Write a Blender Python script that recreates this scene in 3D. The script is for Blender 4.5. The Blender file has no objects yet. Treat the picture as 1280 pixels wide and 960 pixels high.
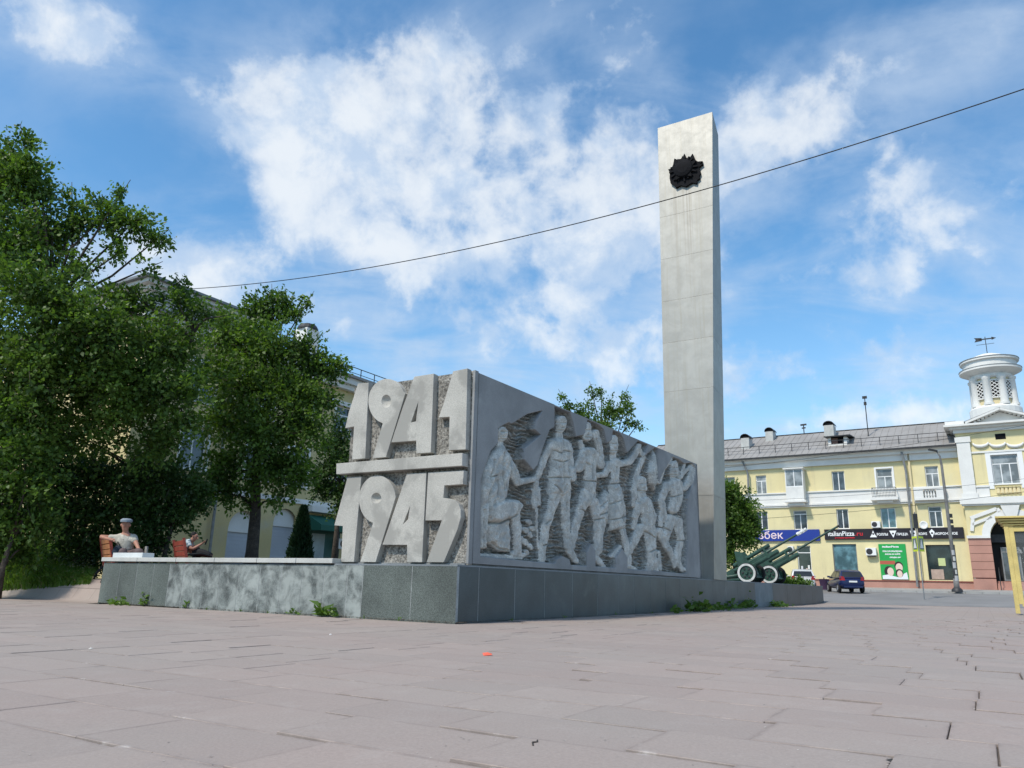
import bpy, bmesh, math, random
import numpy as np
from mathutils import Vector, Matrix
from mathutils.geometry import tessellate_polygon
random.seed(7); rng = np.random.default_rng(7)
R = math.radians
sc = bpy.context.scene
col = sc.collection

# ------------------------------------------------------------------ camera
F_PX, ROLL, PITCH, CAM_H = 940.0, R(1.37), R(14.9), 0.685
fw = Vector((0, math.cos(PITCH), math.sin(PITCH)))
_r, _u = Vector((1, 0, 0)), Vector((0, -math.sin(PITCH), math.cos(PITCH)))
rt = _r * math.cos(ROLL) + _u * math.sin(ROLL)
up = _u * math.cos(ROLL) - _r * math.sin(ROLL)
EYE = Vector((0, 0, CAM_H))
cam_d = bpy.data.cameras.new('camera')
cam_d.sensor_width = 36; cam_d.lens = 36 * F_PX / 1280
cam_d.clip_start = 0.05; cam_d.clip_end = 3000
cam = bpy.data.objects.new('camera', cam_d); col.objects.link(cam)
cam.matrix_world = Matrix(((rt.x, up.x, -fw.x, 0), (rt.y, up.y, -fw.y, 0), (rt.z, up.z, -fw.z, CAM_H), (0, 0, 0, 1)))
sc.camera = cam

# ------------------------------------------------------------------ light and sky
SUN_AZ, SUN_EL = R(228), R(52)          # azimuth measured clockwise from the view direction (+Y)
sc.view_settings.view_transform = 'Standard'; sc.view_settings.look = 'None'
sc.view_settings.gamma = 1.0; sc.view_settings.use_curve_mapping = False
sc.view_settings.exposure = 0.70
sun_d = bpy.data.lights.new('sun', 'SUN'); sun_d.energy = 2.3; sun_d.angle = R(5); sun_d.color = (1.0, 0.93, 0.82)
sun = bpy.data.objects.new('sun', sun_d); col.objects.link(sun)
sdir = Vector((math.sin(SUN_AZ) * math.cos(SUN_EL), math.cos(SUN_AZ) * math.cos(SUN_EL), math.sin(SUN_EL)))
sun.rotation_euler = sdir.to_track_quat('Z', 'Y').to_euler()
sun.location = sdir * 60

world = bpy.data.worlds.new('World'); sc.world = world; world.use_nodes = True
NT = world.node_tree; NT.nodes.clear()
class G:
    """small node-graph helper"""
    def __init__(s, nt): s.nt = nt
    def n(s, t, **kw):
        nd = s.nt.nodes.new(t)
        for k, v in kw.items(): setattr(nd, k, v)
        return nd
    def set(s, sock, v):
        if hasattr(v, 'is_linked') or hasattr(v, 'links'): s.nt.links.new(v, sock)
        else: sock.default_value = v
    def m(s, op, a, b=None, c=None, clamp=False):
        nd = s.n('ShaderNodeMath', operation=op, use_clamp=clamp)
        s.set(nd.inputs[0], a)
        if b is not None: s.set(nd.inputs[1], b)
        if c is not None: s.set(nd.inputs[2], c)
        return nd.outputs[0]
    def mix(s, f, a, b, mode='MIX'):
        nd = s.n('ShaderNodeMix', data_type='RGBA', blend_type=mode)
        s.set(nd.inputs[0], f)
        s.set(nd.inputs[6], a if not isinstance(a, tuple) else (*a[:3], 1)); s.set(nd.inputs[7], b if not isinstance(b, tuple) else (*b[:3], 1))
        return nd.outputs[2]
    def ss(s, v, lo, hi, a=0.0, b=1.0):
        nd = s.n('ShaderNodeMapRange', interpolation_type='SMOOTHSTEP')
        s.set(nd.inputs[0], v); s.set(nd.inputs[1], lo); s.set(nd.inputs[2], hi); s.set(nd.inputs[3], a); s.set(nd.inputs[4], b)
        return nd.outputs[0]
    def noise(s, vec, scale, detail=4, rough=0.55, dist=0.0, col=False):
        nd = s.n('ShaderNodeTexNoise'); 
        if vec is not None: s.set(nd.inputs['Vector'], vec)
        nd.inputs['Scale'].default_value = scale; nd.inputs['Detail'].default_value = detail
        nd.inputs['Roughness'].default_value = rough; nd.inputs['Distortion'].default_value = dist
        return nd.outputs[1 if col else 0]
    def vmul(s, v, k):
        nd = s.n('ShaderNodeVectorMath', operation='MULTIPLY'); s.set(nd.inputs[0], v); s.set(nd.inputs[1], k); return nd.outputs[0]
    def sep(s, v):
        nd = s.n('ShaderNodeSeparateXYZ'); s.set(nd.inputs[0], v); return nd.outputs
    def comb(s, x, y, z):
        nd = s.n('ShaderNodeCombineXYZ'); s.set(nd.inputs[0], x); s.set(nd.inputs[1], y); s.set(nd.inputs[2], z); return nd.outputs[0]

g = G(NT)
sky = g.n('ShaderNodeTexSky', sky_type='NISHITA', sun_disc=False)
sky.sun_elevation = SUN_EL; sky.sun_rotation = SUN_AZ
sky.air_density = 1.0; sky.dust_density = 0.6; sky.ozone_density = 2.2; sky.altitude = 200
SKY_K = 0.124
tc = g.n('ShaderNodeTexCoord').outputs['Generated']
x, y, z = g.sep(tc)
az = g.m('MULTIPLY', g.m('ARCTAN2', x, y), 57.29578)
el = g.m('MULTIPLY', g.m('ARCSINE', z), 57.29578)
zz = g.m('ADD', g.m('MAXIMUM', z, 0.0), 0.16)
flat = g.comb(g.m('DIVIDE', x, zz), g.m('DIVIDE', y, zz), 0.0)
def px_angles(px, py):
    d = fw + rt * ((px - 640) / F_PX) - up * ((py - 480) / F_PX)
    d.normalize()
    return math.degrees(math.atan2(d.x, d.y)), math.degrees(math.asin(d.z))
DEG = 57.3 / F_PX
# cloud bodies seen in the sky: centre, half sizes (photo pixels), weight
CLOUDS = [(400, 170, 88, 75, 1.1), (490, 100, 95, 65, 1.0), (470, 235, 110, 65, .8), (620, 265, 180, 60, .85), (520, 300, 190, 50, .6), (690, 110, 110, 80, .62), (750, 220, 95, 60, 1.0),
          (960, 182, 90, 42, 1.2), (60, 25, 120, 45, .7), (190, 345, 75, 45, 1.5), (1090, 530, 85, 22, 1.2), (1190, 245, 180, 45, .55), (1000, 85, 170, 40, .48),
          (600, 430, 300, 60, .58), (980, 440, 330, 80, .55), (1230, 60, 120, 45, .45), (1090, 345, 120, 28, .55), (330, 340, 70, 60, .5), (780, 330, 160, 40, .5)]
tot = None
for (cx, cy, sx, sy, w) in CLOUDS:
    a0, e0 = px_angles(cx, cy)
    ca = math.cos(R(e0))
    dx = g.m('MULTIPLY', g.m('SUBTRACT', az, a0), ca / (sx * DEG * 0.9))
    dy = g.m('MULTIPLY', g.m('SUBTRACT', el, e0), 1 / (sy * DEG * 0.9))
    q = g.m('EXPONENT', g.m('MULTIPLY', g.m('ADD', g.m('MULTIPLY', dx, dx), g.m('MULTIPLY', dy, dy)), -0.7))
    q = g.m('MULTIPLY', q, w)
    tot = q if tot is None else g.m('ADD', tot, q)
# the same cover carries on all round the sky
away = g.ss(g.m('ABSOLUTE', az), 42, 70)
gen = g.ss(g.noise(flat, 0.9, 3), 0.42, 0.66)
tot = g.m('ADD', tot, g.m('MULTIPLY', g.m('MULTIPLY', away, gen), 0.9))
tot = g.m('ADD', tot, g.m('MULTIPLY', g.ss(el, 42, 62), g.m('MULTIPLY', gen, 0.9)))
big_n = g.noise(tc, 3.4, 6, 0.55, 0.2)
puff = g.noise(tc, 8.5, 9, 0.56, 0.15)
fine = g.noise(tc, 22.0, 8, 0.60, 0.2)
wisp = g.noise(g.vmul(flat, (0.9, 1.5, 1.0)), 2.2, 8, 0.60, 0.5)
dens = g.m('ADD', g.m('MULTIPLY', g.m('MINIMUM', tot, 1.25), 0.80), g.m('MULTIPLY', g.m('SUBTRACT', big_n, 0.5), 0.7))
dens = g.m('ADD', dens, g.m('MULTIPLY', g.m('SUBTRACT', puff, 0.5), 2.3))
dens = g.m('ADD', dens, g.m('MULTIPLY', g.m('SUBTRACT', fine, 0.5), 0.9))
dens = g.m('SUBTRACT', dens, 0.36)
cov = g.m('MULTIPLY', g.ss(dens, -0.16, 0.42), g.ss(dens, -0.1, 0.85, 0.45, 0.97))
thin = g.m('MULTIPLY', g.ss(g.m('ADD', g.m('MULTIPLY', wisp, 0.6), g.m('MULTIPLY', puff, 0.4)), 0.38, 0.66), g.ss(tot, 0.0, 0.55, 0.16, 0.66))
hor = g.ss(el, 26, 2, 0.0, 0.36)
cov = g.m('MAXIMUM', cov, g.m('ADD', thin, hor), clamp=True)
shade = g.ss(g.noise(tc, 12, 8, 0.6, 0.2), 0.38, 0.60)
dense = g.ss(dens, 0.05, 0.55)
cc = g.mix(g.m('MULTIPLY', shade, dense), (0.36, 0.44, 0.55), (0.55, 0.58, 0.61))
skc = g.n('ShaderNodeHueSaturation'); skc.inputs['Saturation'].default_value = 1.16; skc.inputs['Value'].default_value = SKY_K
NT.links.new(sky.outputs[0], skc.inputs['Color'])
skt = g.mix(1.0, skc.outputs[0], (0.88, 1.08, 1.04), 'MULTIPLY')
fin = g.mix(g.m('MULTIPLY', cov, 0.93), skt, cc)
bg = g.n('ShaderNodeBackground'); NT.links.new(fin, bg.inputs[0]); bg.inputs[1].default_value = 1.0
wo = g.n('ShaderNodeOutputWorld'); NT.links.new(bg.outputs[0], wo.inputs[0])

# ------------------------------------------------------------------ geometry helpers
def ray(px, py): return fw + rt * ((px - 640) / F_PX) - up * ((py - 480) / F_PX)
def at(px, py, Y):
    d = ray(px, py); return EYE + d * (Y / d.y)
class Frame:
    """a local frame standing in the place; turns sight lines into points on its planes"""
    def __init__(s, o, rz):
        s.o = Vector(o); s.rz = R(rz); a = s.rz
        s.X = Vector((math.cos(a), math.sin(a), 0)); s.Y = Vector((-math.sin(a), math.cos(a), 0))
    def loc(s, p): d = Vector(p) - s.o; return Vector((d.dot(s.X), d.dot(s.Y), d.z))
    def wor(s, x, y, z): return s.o + s.X * x + s.Y * y + Vector((0, 0, z))
    def on_y(s, px, py, c=0.0):
        d = ray(px, py); t = ((s.o + s.Y * c - EYE).dot(s.Y)) / d.dot(s.Y); q = s.loc(EYE + d * t); return q.x, q.z
    def on_x(s, px, py, c=0.0):
        d = ray(px, py); t = ((s.o + s.X * c - EYE).dot(s.X)) / d.dot(s.X); q = s.loc(EYE + d * t); return q.y, q.z
    def rect_y(s, a, b, c, d, off=0.0):
        xm, ym = (a + c) / 2, (b + d) / 2
        return s.on_y(a, ym, off)[0], s.on_y(c, ym, off)[0], s.on_y(xm, d, off)[1], s.on_y(xm, b, off)[1]
MON = Frame((-0.896, 13.836, 0), 58.6)
def sst(a, b, x):
    t = np.clip((np.asarray(x, float) - a) / (b - a), 0, 1); return t * t * (3 - 2 * t)
def terr_uv(u, v):
    u = np.asarray(u, float); v = np.asarray(v, float)
    back = sst(0.3, 0.75, u) * sst(2.0, 3.0, v) * 0.56
    left = sst(0.1, 1.8, u) * sst(10.0, 11.5, v) * 0.56
    zl = np.maximum(back, left)
    zr = np.interp(u, [30, 36, 47, 50, 57, 60], [0, .04, .66, .74, .98, 1.0])
    side = sst(3, 12, -v) * 0.08
    return np.maximum(zl, zr) + side * (1 - sst(34, 44, u))
def terr(x, y):
    p = MON.loc((x, y, 0)); return float(terr_uv(p.x, p.y))
def ground_at(px, py, lift=0.0):
    d = ray(px, py); t = 2.0
    for _ in range(4000):
        p = EYE + d * t
        if p.z <= terr(p.x, p.y) + lift: return p
        t += 0.03
    return p

def link(o, parent=None):
    col.objects.link(o)
    if parent is not None: o.parent = parent
    return o
def tag(o, label=None, cat=None, group=None, kind=None):
    if label: o['label'] = label
    if cat: o['category'] = cat
    if group: o['group'] = group
    if kind: o['kind'] = kind
    return o
def thing(name, label, cat, loc=(0, 0, 0), rz=0.0, group=None):
    o = bpy.data.objects.new(name, None); o.empty_display_size = 0.2
    link(o); o.location = loc; o.rotation_euler = (0, 0, rz)
    return tag(o, label, cat, group)
def copy_tree(o, parent=None):
    c = o.copy(); col.objects.link(c); c.parent = parent
    for ch in list(o.children): copy_tree(ch, c)
    return c

class MB:
    """collects geometry and links it as one mesh object"""
    def __init__(s): s.v = []; s.f = []; s.mi = []; s.cur = 0
    def add(s, vs, fs):
        b = len(s.v); s.v += [tuple(p) for p in vs]
        for f in fs: s.f.append(tuple(b + i for i in f)); s.mi.append(s.cur)
        return s
    def box(s, x0, x1, y0, y1, z0, z1):
        return s.add([(x0, y0, z0), (x1, y0, z0), (x1, y1, z0), (x0, y1, z0), (x0, y0, z1), (x1, y0, z1), (x1, y1, z1), (x0, y1, z1)],
                     [(0, 3, 2, 1), (4, 5, 6, 7), (0, 1, 5, 4), (1, 2, 6, 5), (2, 3, 7, 6), (3, 0, 4, 7)])
    def hexa(s, P):
        return s.add(P, [(0, 3, 2, 1), (4, 5, 6, 7), (0, 1, 5, 4), (1, 2, 6, 5), (2, 3, 7, 6), (3, 0, 4, 7)])
    def bar(s, a, b, w, h, upv=(0, 0, 1)):
        a, b = Vector(a), Vector(b); d = (b - a).normalized(); sd = d.cross(Vector(upv))
        if sd.length < 1e-4: sd = d.cross(Vector((1, 0, 0)))
        sd.normalize(); u2 = sd.cross(d); P = []
        for p in (a, b):
            for i, j in ((-1, -1), (1, -1), (1, 1), (-1, 1)): P.append(p + sd * (i * w / 2) + u2 * (j * h / 2))
        return s.add(P, [(0, 1, 2, 3), (7, 6, 5, 4), (0, 4, 5, 1), (1, 5, 6, 2), (2, 6, 7, 3), (3, 7, 4, 0)])
    def tube(s, pts, rad, n=8, cap=True):
        pts = [Vector(p) for p in pts]
        if not hasattr(rad, '__len__'): rad = [rad] * len(pts)
        rings = []; ref = Vector((0.13, 0.27, 0.95)).normalized()
        for i, p in enumerate(pts):
            d = (pts[min(i + 1, len(pts) - 1)] - pts[max(i - 1, 0)]).normalized()
            a = d.cross(ref)
            if a.length < 0.05: a = d.cross(Vector((1, 0, 0)))
            a.normalize(); b = d.cross(a)
            rings.append([p + (a * math.cos(2 * math.pi * k / n) + b * math.sin(2 * math.pi * k / n)) * rad[i] for k in range(n)])
        vs = [q for r in rings for q in r]; fs = []
        for i in range(len(pts) - 1):
            for k in range(n): fs.append((i * n + k, i * n + (k + 1) % n, (i + 1) * n + (k + 1) % n, (i + 1) * n + k))
        if cap: fs.append(tuple(range(n))[::-1]); fs.append(tuple((len(pts) - 1) * n + k for k in range(n)))
        return s.add(vs, fs)
    def lathe(s, prof, n=24, c=(0, 0, 0), axis='z', closed=False):
        vs = []; fs = []; c = Vector(c)
        for (r, h) in prof:
            for k in range(n):
                a = 2 * math.pi * k / n; p = (r * math.cos(a), r * math.sin(a), h)
                if axis == 'x': p = (h, p[0], p[1])
                if axis == 'y': p = (p[0], h, p[1])
                vs.append(c + Vector(p))
        m = len(prof); rr = range(m if closed else m - 1)
        for i in rr:
            j = (i + 1) % m
            for k in range(n): fs.append((i * n + k, i * n + (k + 1) % n, j * n + (k + 1) % n, j * n + k))
        if not closed:
            if prof[0][0] > 1e-4: fs.append(tuple(range(n))[::-1])
            if prof[-1][0] > 1e-4: fs.append(tuple((m - 1) * n + k for k in range(n)))
        return s.add(vs, fs)
    def prism(s, loops, mp, off, back=True):
        """loops: outline then holes, 2D; mp maps (x,y) to 3D; off: extrusion vector"""
        off = Vector(off); L3 = [[Vector(mp(*p)) for p in lp] for lp in loops]
        tri = tessellate_polygon([[Vector((p[0], p[1], 0)) for p in lp] for lp in loops])
        flat = [p for lp in L3 for p in lp]; n = len(flat)
        vs = flat + [p + off for p in flat]
        fs = [tuple(t) for t in tri]
        if back: fs += [tuple(n + i for i in t[::-1]) for t in tri]
        b = 0
        for lp in L3:
            m = len(lp)
            for i in range(m): j = (i + 1) % m; fs.append((b + i, b + j, n + b + j, n + b + i))
            b += m
        return s.add(vs, fs)
    def build(s, name, mat, parent=None, smooth=False, bevel=0, loc=None, rz=None, fix=True, ang=None):
        me = bpy.data.meshes.new(name); me.from_pydata(s.v, [], s.f)
        for m in (mat if isinstance(mat, (list, tuple)) else [mat]): me.materials.append(m)
        if any(s.mi): me.polygons.foreach_set('material_index', s.mi)
        if fix:
            bm = bmesh.new(); bm.from_mesh(me); bmesh.ops.remove_doubles(bm, verts=bm.verts, dist=1e-5)
            bmesh.ops.recalc_face_normals(bm, faces=bm.faces)
            if bevel: bmesh.ops.bevel(bm, geom=[e for e in bm.edges if len(e.link_faces) == 2 and e.calc_face_angle(0) > 0.4], offset=bevel, segments=2, affect='EDGES', profile=0.6)
            bm.to_mesh(me); bm.free()
        if smooth: me.polygons.foreach_set('use_smooth', [True] * len(me.polygons))
        if ang is not None: me.polygons.foreach_set('use_smooth', [True] * len(me.polygons)); me.set_sharp_from_angle(angle=R(ang))
        o = bpy.data.objects.new(name, me); link(o, parent)
        if loc is not None: o.location = loc
        if rz is not None: o.rotation_euler = (0, 0, rz)
        return o
def text_obj(txt, h, mat, parent, M4, depth=0.01, name='lettering', bold=0.0, width=None, align='LEFT'):
    cu = bpy.data.curves.new('txt', 'FONT'); cu.body = txt; cu.size = h; cu.extrude = depth; cu.offset = bold; cu.resolution_u = 2; cu.align_x = align
    to = bpy.data.objects.new('txt', cu); col.objects.link(to)
    me = bpy.data.meshes.new_from_object(to.evaluated_get(bpy.context.evaluated_depsgraph_get()))
    bpy.data.objects.remove(to)
    me.name = name
    if width and len(me.vertices):
        xs = [v.co.x for v in me.vertices]; k = width / max(1e-4, max(xs) - min(xs)); x0 = min(xs)
        for v in me.vertices: v.co.x = (v.co.x - x0) * k
    me.materials.clear(); me.materials.append(mat)
    o = bpy.data.objects.new(name, me); link(o, parent); o.matrix_local = M4
    return o
FACE_NEG_Y = Matrix.Rotation(R(90), 4, 'X')      # text standing upright, read from -Y

# ------------------------------------------------------------------ materials
MATS = {}
def new_mat(name):
    m = bpy.data.materials.new(name); m.use_nodes = True; nt = m.node_tree; nt.nodes.clear()
    gg = G(nt); b = gg.n('ShaderNodeBsdfPrincipled'); o = gg.n('ShaderNodeOutputMaterial'); nt.links.new(b.outputs[0], o.inputs[0])
    MATS[name] = m
    return m, gg, b
def surf(name, c, rough=0.8, var=0.18, scale=1.5, fine=40.0, fv=0.12, bump=0.15, metal=0.0, spec=0.35, stain=None, sscale=0.8, slo=0.5, shi=0.7, rnd=0.0, bd=0.01):
    m, gg, b = new_mat(name)
    pos = gg.n('ShaderNodeNewGeometry').outputs['Position']
    n1 = gg.noise(pos, scale, 5); n2 = gg.noise(pos, fine, 3, 0.7)
    cA = tuple(max(0, k * (1 - var)) for k in c); cB = tuple(min(1, k * (1 + var)) for k in c)
    base = gg.mix(gg.ss(n1, 0.3, 0.7), cA, cB)
    base = gg.mix(gg.ss(n2, 0.25, 0.75), gg.mix(1.0, base, (1 - fv,) * 3, 'MULTIPLY'), gg.mix(1.0, base, (1 + fv,) * 3, 'MULTIPLY'))
    if stain:
        n3 = gg.noise(pos, sscale, 7, 0.62, 0.4)
        base = gg.mix(gg.ss(n3, slo, shi), base, stain)
    if rnd:
        oi = gg.n('ShaderNodeObjectInfo').outputs['Random']
        f = gg.m('ADD', 1 - rnd, gg.m('MULTIPLY', oi, 2 * rnd))
        base = gg.mix(1.0, base, gg.comb(f, f, f), 'MULTIPLY')
    gg.set(b.inputs['Base Color'], base)
    b.inputs['Roughness'].default_value = rough; b.inputs['Metallic'].default_value = metal; b.inputs['Specular IOR Level'].default_value = spec
    if bump:
        bp = gg.n('ShaderNodeBump'); bp.inputs['Strength'].default_value = bump; bp.inputs['Distance'].default_value = bd
        gg.set(bp.inputs['Height'], n2); gg.nt.links.new(bp.outputs[0], b.inputs['Normal'])
    return m
def flat_mat(name, c, rough=0.6, metal=0.0, spec=0.4, trans=0.0):
    m, gg, b = new_mat(name); b.inputs['Base Color'].default_value = (*c, 1); b.inputs['Roughness'].default_value = rough
    b.inputs['Metallic'].default_value = metal; b.inputs['Specular IOR Level'].default_value = spec
    return m

def leaf_mat(name, dark, light, tr=0.25, yellow=None):
    m, gg, b = new_mat(name); nt = gg.nt
    gi = gg.n('ShaderNodeNewGeometry'); rnd = gi.outputs['Random Per Island']
    n = gg.noise(gi.outputs['Position'], 0.9, 3)
    f = gg.m('ADD', gg.m('MULTIPLY', rnd, 0.55), gg.m('MULTIPLY', gg.ss(n, 0.35, 0.65), 0.45))
    c = gg.mix(f, dark, light)
    if yellow: c = gg.mix(gg.ss(rnd, 0.93, 0.97), c, yellow)
    gg.set(b.inputs['Base Color'], c); b.inputs['Roughness'].default_value = 0.5; b.inputs['Specular IOR Level'].default_value = 0.35
    t = gg.n('ShaderNodeBsdfTranslucent'); gg.set(t.inputs[0], gg.mix(1.0, c, (1.5, 1.7, 0.7), 'MULTIPLY'))
    ms = gg.n('ShaderNodeMixShader'); ms.inputs[0].default_value = tr
    nt.links.new(b.outputs[0], ms.inputs[1]); nt.links.new(t.outputs[0], ms.inputs[2])
    nt.links.new(ms.outputs[0], [q for q in nt.nodes if q.type == 'OUTPUT_MATERIAL'][0].inputs[0])
    return m
def glass_mat(name, c=(0.05, 0.08, 0.10), rough=0.06):
    m, gg, b = new_mat(name)
    pos = gg.n('ShaderNodeNewGeometry').outputs['Position']
    gg.set(b.inputs['Base Color'], gg.mix(gg.ss(gg.noise(pos, 1.3, 3), 0.35, 0.65), tuple(k * 0.6 for k in c), tuple(k * 1.5 for k in c)))
    b.inputs['Roughness'].default_value = rough; b.inputs['Specular IOR Level'].default_value = 0.7
    return m

concrete = surf('digit_concrete', (0.415, 0.40, 0.365), 0.9, 0.10, 1.3, 55, 0.2, 0.35, stain=(0.31, 0.30, 0.275), sscale=1.1, slo=0.50, shi=0.60)
carved = surf('carved_concrete', (0.50, 0.495, 0.46), 0.92, 0.2, 5.0, 30, 0.25, 0.8, stain=(0.36, 0.365, 0.35), sscale=2.2, slo=0.48, shi=0.68)
panelc = surf('smooth_panel_concrete', (0.25, 0.255, 0.258), 0.8, 0.14, 1.0, 50, 0.10, 0.12, stain=(0.33, 0.335, 0.335), sscale=0.9, slo=0.5, shi=0.72)
rough_c = surf('chiselled_concrete', (0.33, 0.33, 0.31), 0.95, 0.35, 9.0, 45, 0.4, 1.0, bd=0.03)
joint_c = surf('joint_mortar', (0.21, 0.22, 0.225), 0.95, 0.2, 3, 40, 0.2, 0.1)
pebble = surf('pebble_dash', (0.24, 0.225, 0.20), 0.95, 0.25, 2.0, 20, 0.75, 1.0, bd=0.035)
granite_d = surf('dark_granite', (0.052, 0.066, 0.074), 0.42, 0.25, 0.9, 90, 0.35, 0.05, spec=0.4, stain=(0.10, 0.12, 0.125), sscale=1.1, slo=0.56, shi=0.8, rnd=0.16)
granite_f = surf('front_granite', (0.098, 0.113, 0.103), 0.6, 0.2, 1.2, 60, 0.6, 0.08, stain=(0.17, 0.19, 0.17), sscale=1.4, slo=0.56, shi=0.85, rnd=0.12)
granite_s = surf('lime_stained_granite', (0.12, 0.135, 0.13), 0.75, 0.4, 5.0, 45, 0.4, 0.2, stain=(0.30, 0.325, 0.31), sscale=2.6, slo=0.38, shi=0.64, rnd=0.1)
granite_l = surf('grey_granite', (0.19, 0.21, 0.225), 0.6, 0.15, 1.2, 60, 0.25, 0.08, stain=(0.13, 0.14, 0.145), sscale=1.2, slo=0.5, shi=0.8)
marble = surf('white_coping_stone', (0.46, 0.46, 0.435), 0.7, 0.1, 1.5, 40, 0.1, 0.1, stain=(0.36, 0.36, 0.34), sscale=1.6, slo=0.55, shi=0.8)
iron = surf('black_iron', (0.007, 0.007, 0.009), 0.8, 0.3, 4, 40, 0.3, 0.3, metal=0.0, spec=0.15)
dark_metal = surf('dark_metal', (0.045, 0.045, 0.047), 0.55, 0.2, 4, 40, 0.2, 0.1, metal=0.3)
grey_metal = surf('grey_painted_metal', (0.22, 0.23, 0.235), 0.55, 0.15, 3, 30, 0.15, 0.1, metal=0.2)
rubber = flat_mat('rubber', (0.018, 0.018, 0.019), 0.8)
white_paint = surf('white_paint', (0.74, 0.74, 0.72), 0.6, 0.05, 2, 30, 0.05, 0.05)
gun_green = surf('gun_green', (0.022, 0.062, 0.045), 0.45, 0.25, 3, 25, 0.2, 0.1, spec=0.5)
bark = surf('bark', (0.075, 0.06, 0.048), 0.95, 0.3, 6, 30, 0.4, 0.8, bd=0.03)

# ------------------------------------------------------------------ ground, paving, road
def sheet(name, u0, u1, v0, v1, du, dv, mat, dz, parent=None, us=None, vs=None):
    us = np.arange(u0, u1 + 1e-6, du) if us is None else us
    vs = np.arange(v0, v1 + 1e-6, dv) if vs is None else vs
    U, V = np.meshgrid(us, vs, indexing='ij'); Z = terr_uv(U, V) + dz
    pts = np.stack([U, V, Z], -1).reshape(-1, 3); nv = len(vs)
    fs = [(i * nv + j, (i + 1) * nv + j, (i + 1) * nv + j + 1, i * nv + j + 1) for i in range(len(us) - 1) for j in range(nv - 1)]
    m = MB(); m.v = [tuple(p) for p in pts]; m.f = fs; m.mi = [0] * len(fs)
    o = m.build(name, mat, parent, smooth=True, loc=MON.o, rz=MON.rz, fix=False)
    return tag(o, kind='structure') if parent is None else o
soil = surf('soil', (0.10, 0.085, 0.065), 0.95, 0.3, 0.8, 30, 0.3, 0.4, stain=(0.05, 0.07, 0.03), sscale=0.7, slo=0.5, shi=0.6, bd=0.03)
asphalt = surf('asphalt', (0.205, 0.20, 0.197), 0.9, 0.10, 0.35, 60, 0.12, 0.2, stain=(0.25, 0.243, 0.237), sscale=0.3, slo=0.5, shi=0.75)
walk_m = surf('pavement_concrete', (0.31, 0.30, 0.285), 0.9, 0.10, 0.6, 40, 0.12, 0.2)
# paving slab colour: pinkish grey, varied in soft random patches
def paving_mat(name, brick):
    m, gg, b = new_mat(name)
    pos = gg.n('ShaderNodeNewGeometry').outputs['Position']
    n1 = gg.noise(pos, 0.35, 4); n2 = gg.noise(pos, 70, 3, 0.7); n3 = gg.noise(pos, 3.0, 6, 0.62, 0.4)
    base = gg.mix(gg.ss(n1, 0.35, 0.65), (0.325, 0.262, 0.232), (0.318, 0.270, 0.240))
    base = gg.mix(gg.ss(n3, 0.50, 0.78, 0.0, 0.6), base, (0.36, 0.31, 0.28))
    base = gg.mix(gg.ss(n3, 0.42, 0.24, 0.0, 0.45), base, (0.27, 0.232, 0.215))
    base = gg.mix(gg.ss(n2, 0.2, 0.8), gg.mix(1.0, base, (0.90,) * 3, 'MULTIPLY'), gg.mix(1.0, base, (1.10,) * 3, 'MULTIPLY'))
    if brick:
        tcn = gg.n('ShaderNodeTexCoord').outputs['Object']
        bx, by, bz = gg.sep(tcn)
        bt = gg.n('ShaderNodeTexBrick'); gg.set(bt.inputs['Vector'], gg.comb(by, bx, 0.0))
        bt.inputs['Scale'].default_value = 1.0; bt.inputs['Brick Width'].default_value = 0.82; bt.inputs['Row Height'].default_value = 0.55
        bt.inputs['Mortar Size'].default_value = 0.008; bt.inputs['Mortar Smooth'].default_value = 0.4
        bt.inputs['Color1'].default_value = (0.96, 0.96, 0.96, 1); bt.inputs['Color2'].default_value = (1.05, 1.05, 1.05, 1); bt.inputs['Mortar'].default_value = (0.62, 0.62, 0.62, 1)
        base = gg.mix(1.0, base, bt.outputs[0], 'MULTIPLY')
    else:
        gi = gg.n('ShaderNodeNewGeometry').outputs['Random Per Island']; oi = gg.m('FRACT', gg.m('ADD', gg.n('ShaderNodeObjectInfo').outputs['Random'], gi)); f = gg.m('ADD', 0.955, gg.m('MULTIPLY', oi, 0.09))
        base = gg.mix(1.0, base, gg.comb(f, gg.m('ADD', gg.m('MULTIPLY', f, 0.92), 0.08), gg.m('ADD', gg.m('MULTIPLY', f, 0.85), 0.15)), 'MULTIPLY')
        ed = gg.n('ShaderNodeAttribute', attribute_name='edge').outputs['Fac']; nn_ = gg.noise(pos, 6.0, 4); ew = gg.m('MULTIPLY', gg.m('POWER', ed, 1.6), gg.ss(nn_, 0.32, 0.62))
        base = gg.mix(gg.m('MULTIPLY', ew, 0.55), base, (0.19, 0.155, 0.14))
        ew2 = gg.m('MULTIPLY', gg.m('POWER', ed, 1.2), gg.ss(gg.noise(pos, 4.3, 5, 0.65), 0.60, 0.72)); base = gg.mix(gg.m('MULTIPLY', ew2, 0.7), base, (0.48, 0.44, 0.41))
    gg.set(b.inputs['Base Color'], base); b.inputs['Roughness'].default_value = 0.78; b.inputs['Specular IOR Level'].default_value = 0.3
    bp = gg.n('ShaderNodeBump'); bp.inputs['Strength'].default_value = 0.35; bp.inputs['Distance'].default_value = 0.006
    gg.set(bp.inputs['Height'], gg.m('ADD', gg.m('MULTIPLY', n3, 0.8), gg.m('MULTIPLY', n2, 0.5))); gg.nt.links.new(bp.outputs[0], b.inputs['Normal'])
    return m
pav_b = paving_mat('paving_far', True); pav_t = paving_mat('paving_slab_stone', False)
bed = surf('slab_bed', (0.14, 0.115, 0.10), 0.95, 0.3, 4, 60, 0.3, 0.3)

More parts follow.
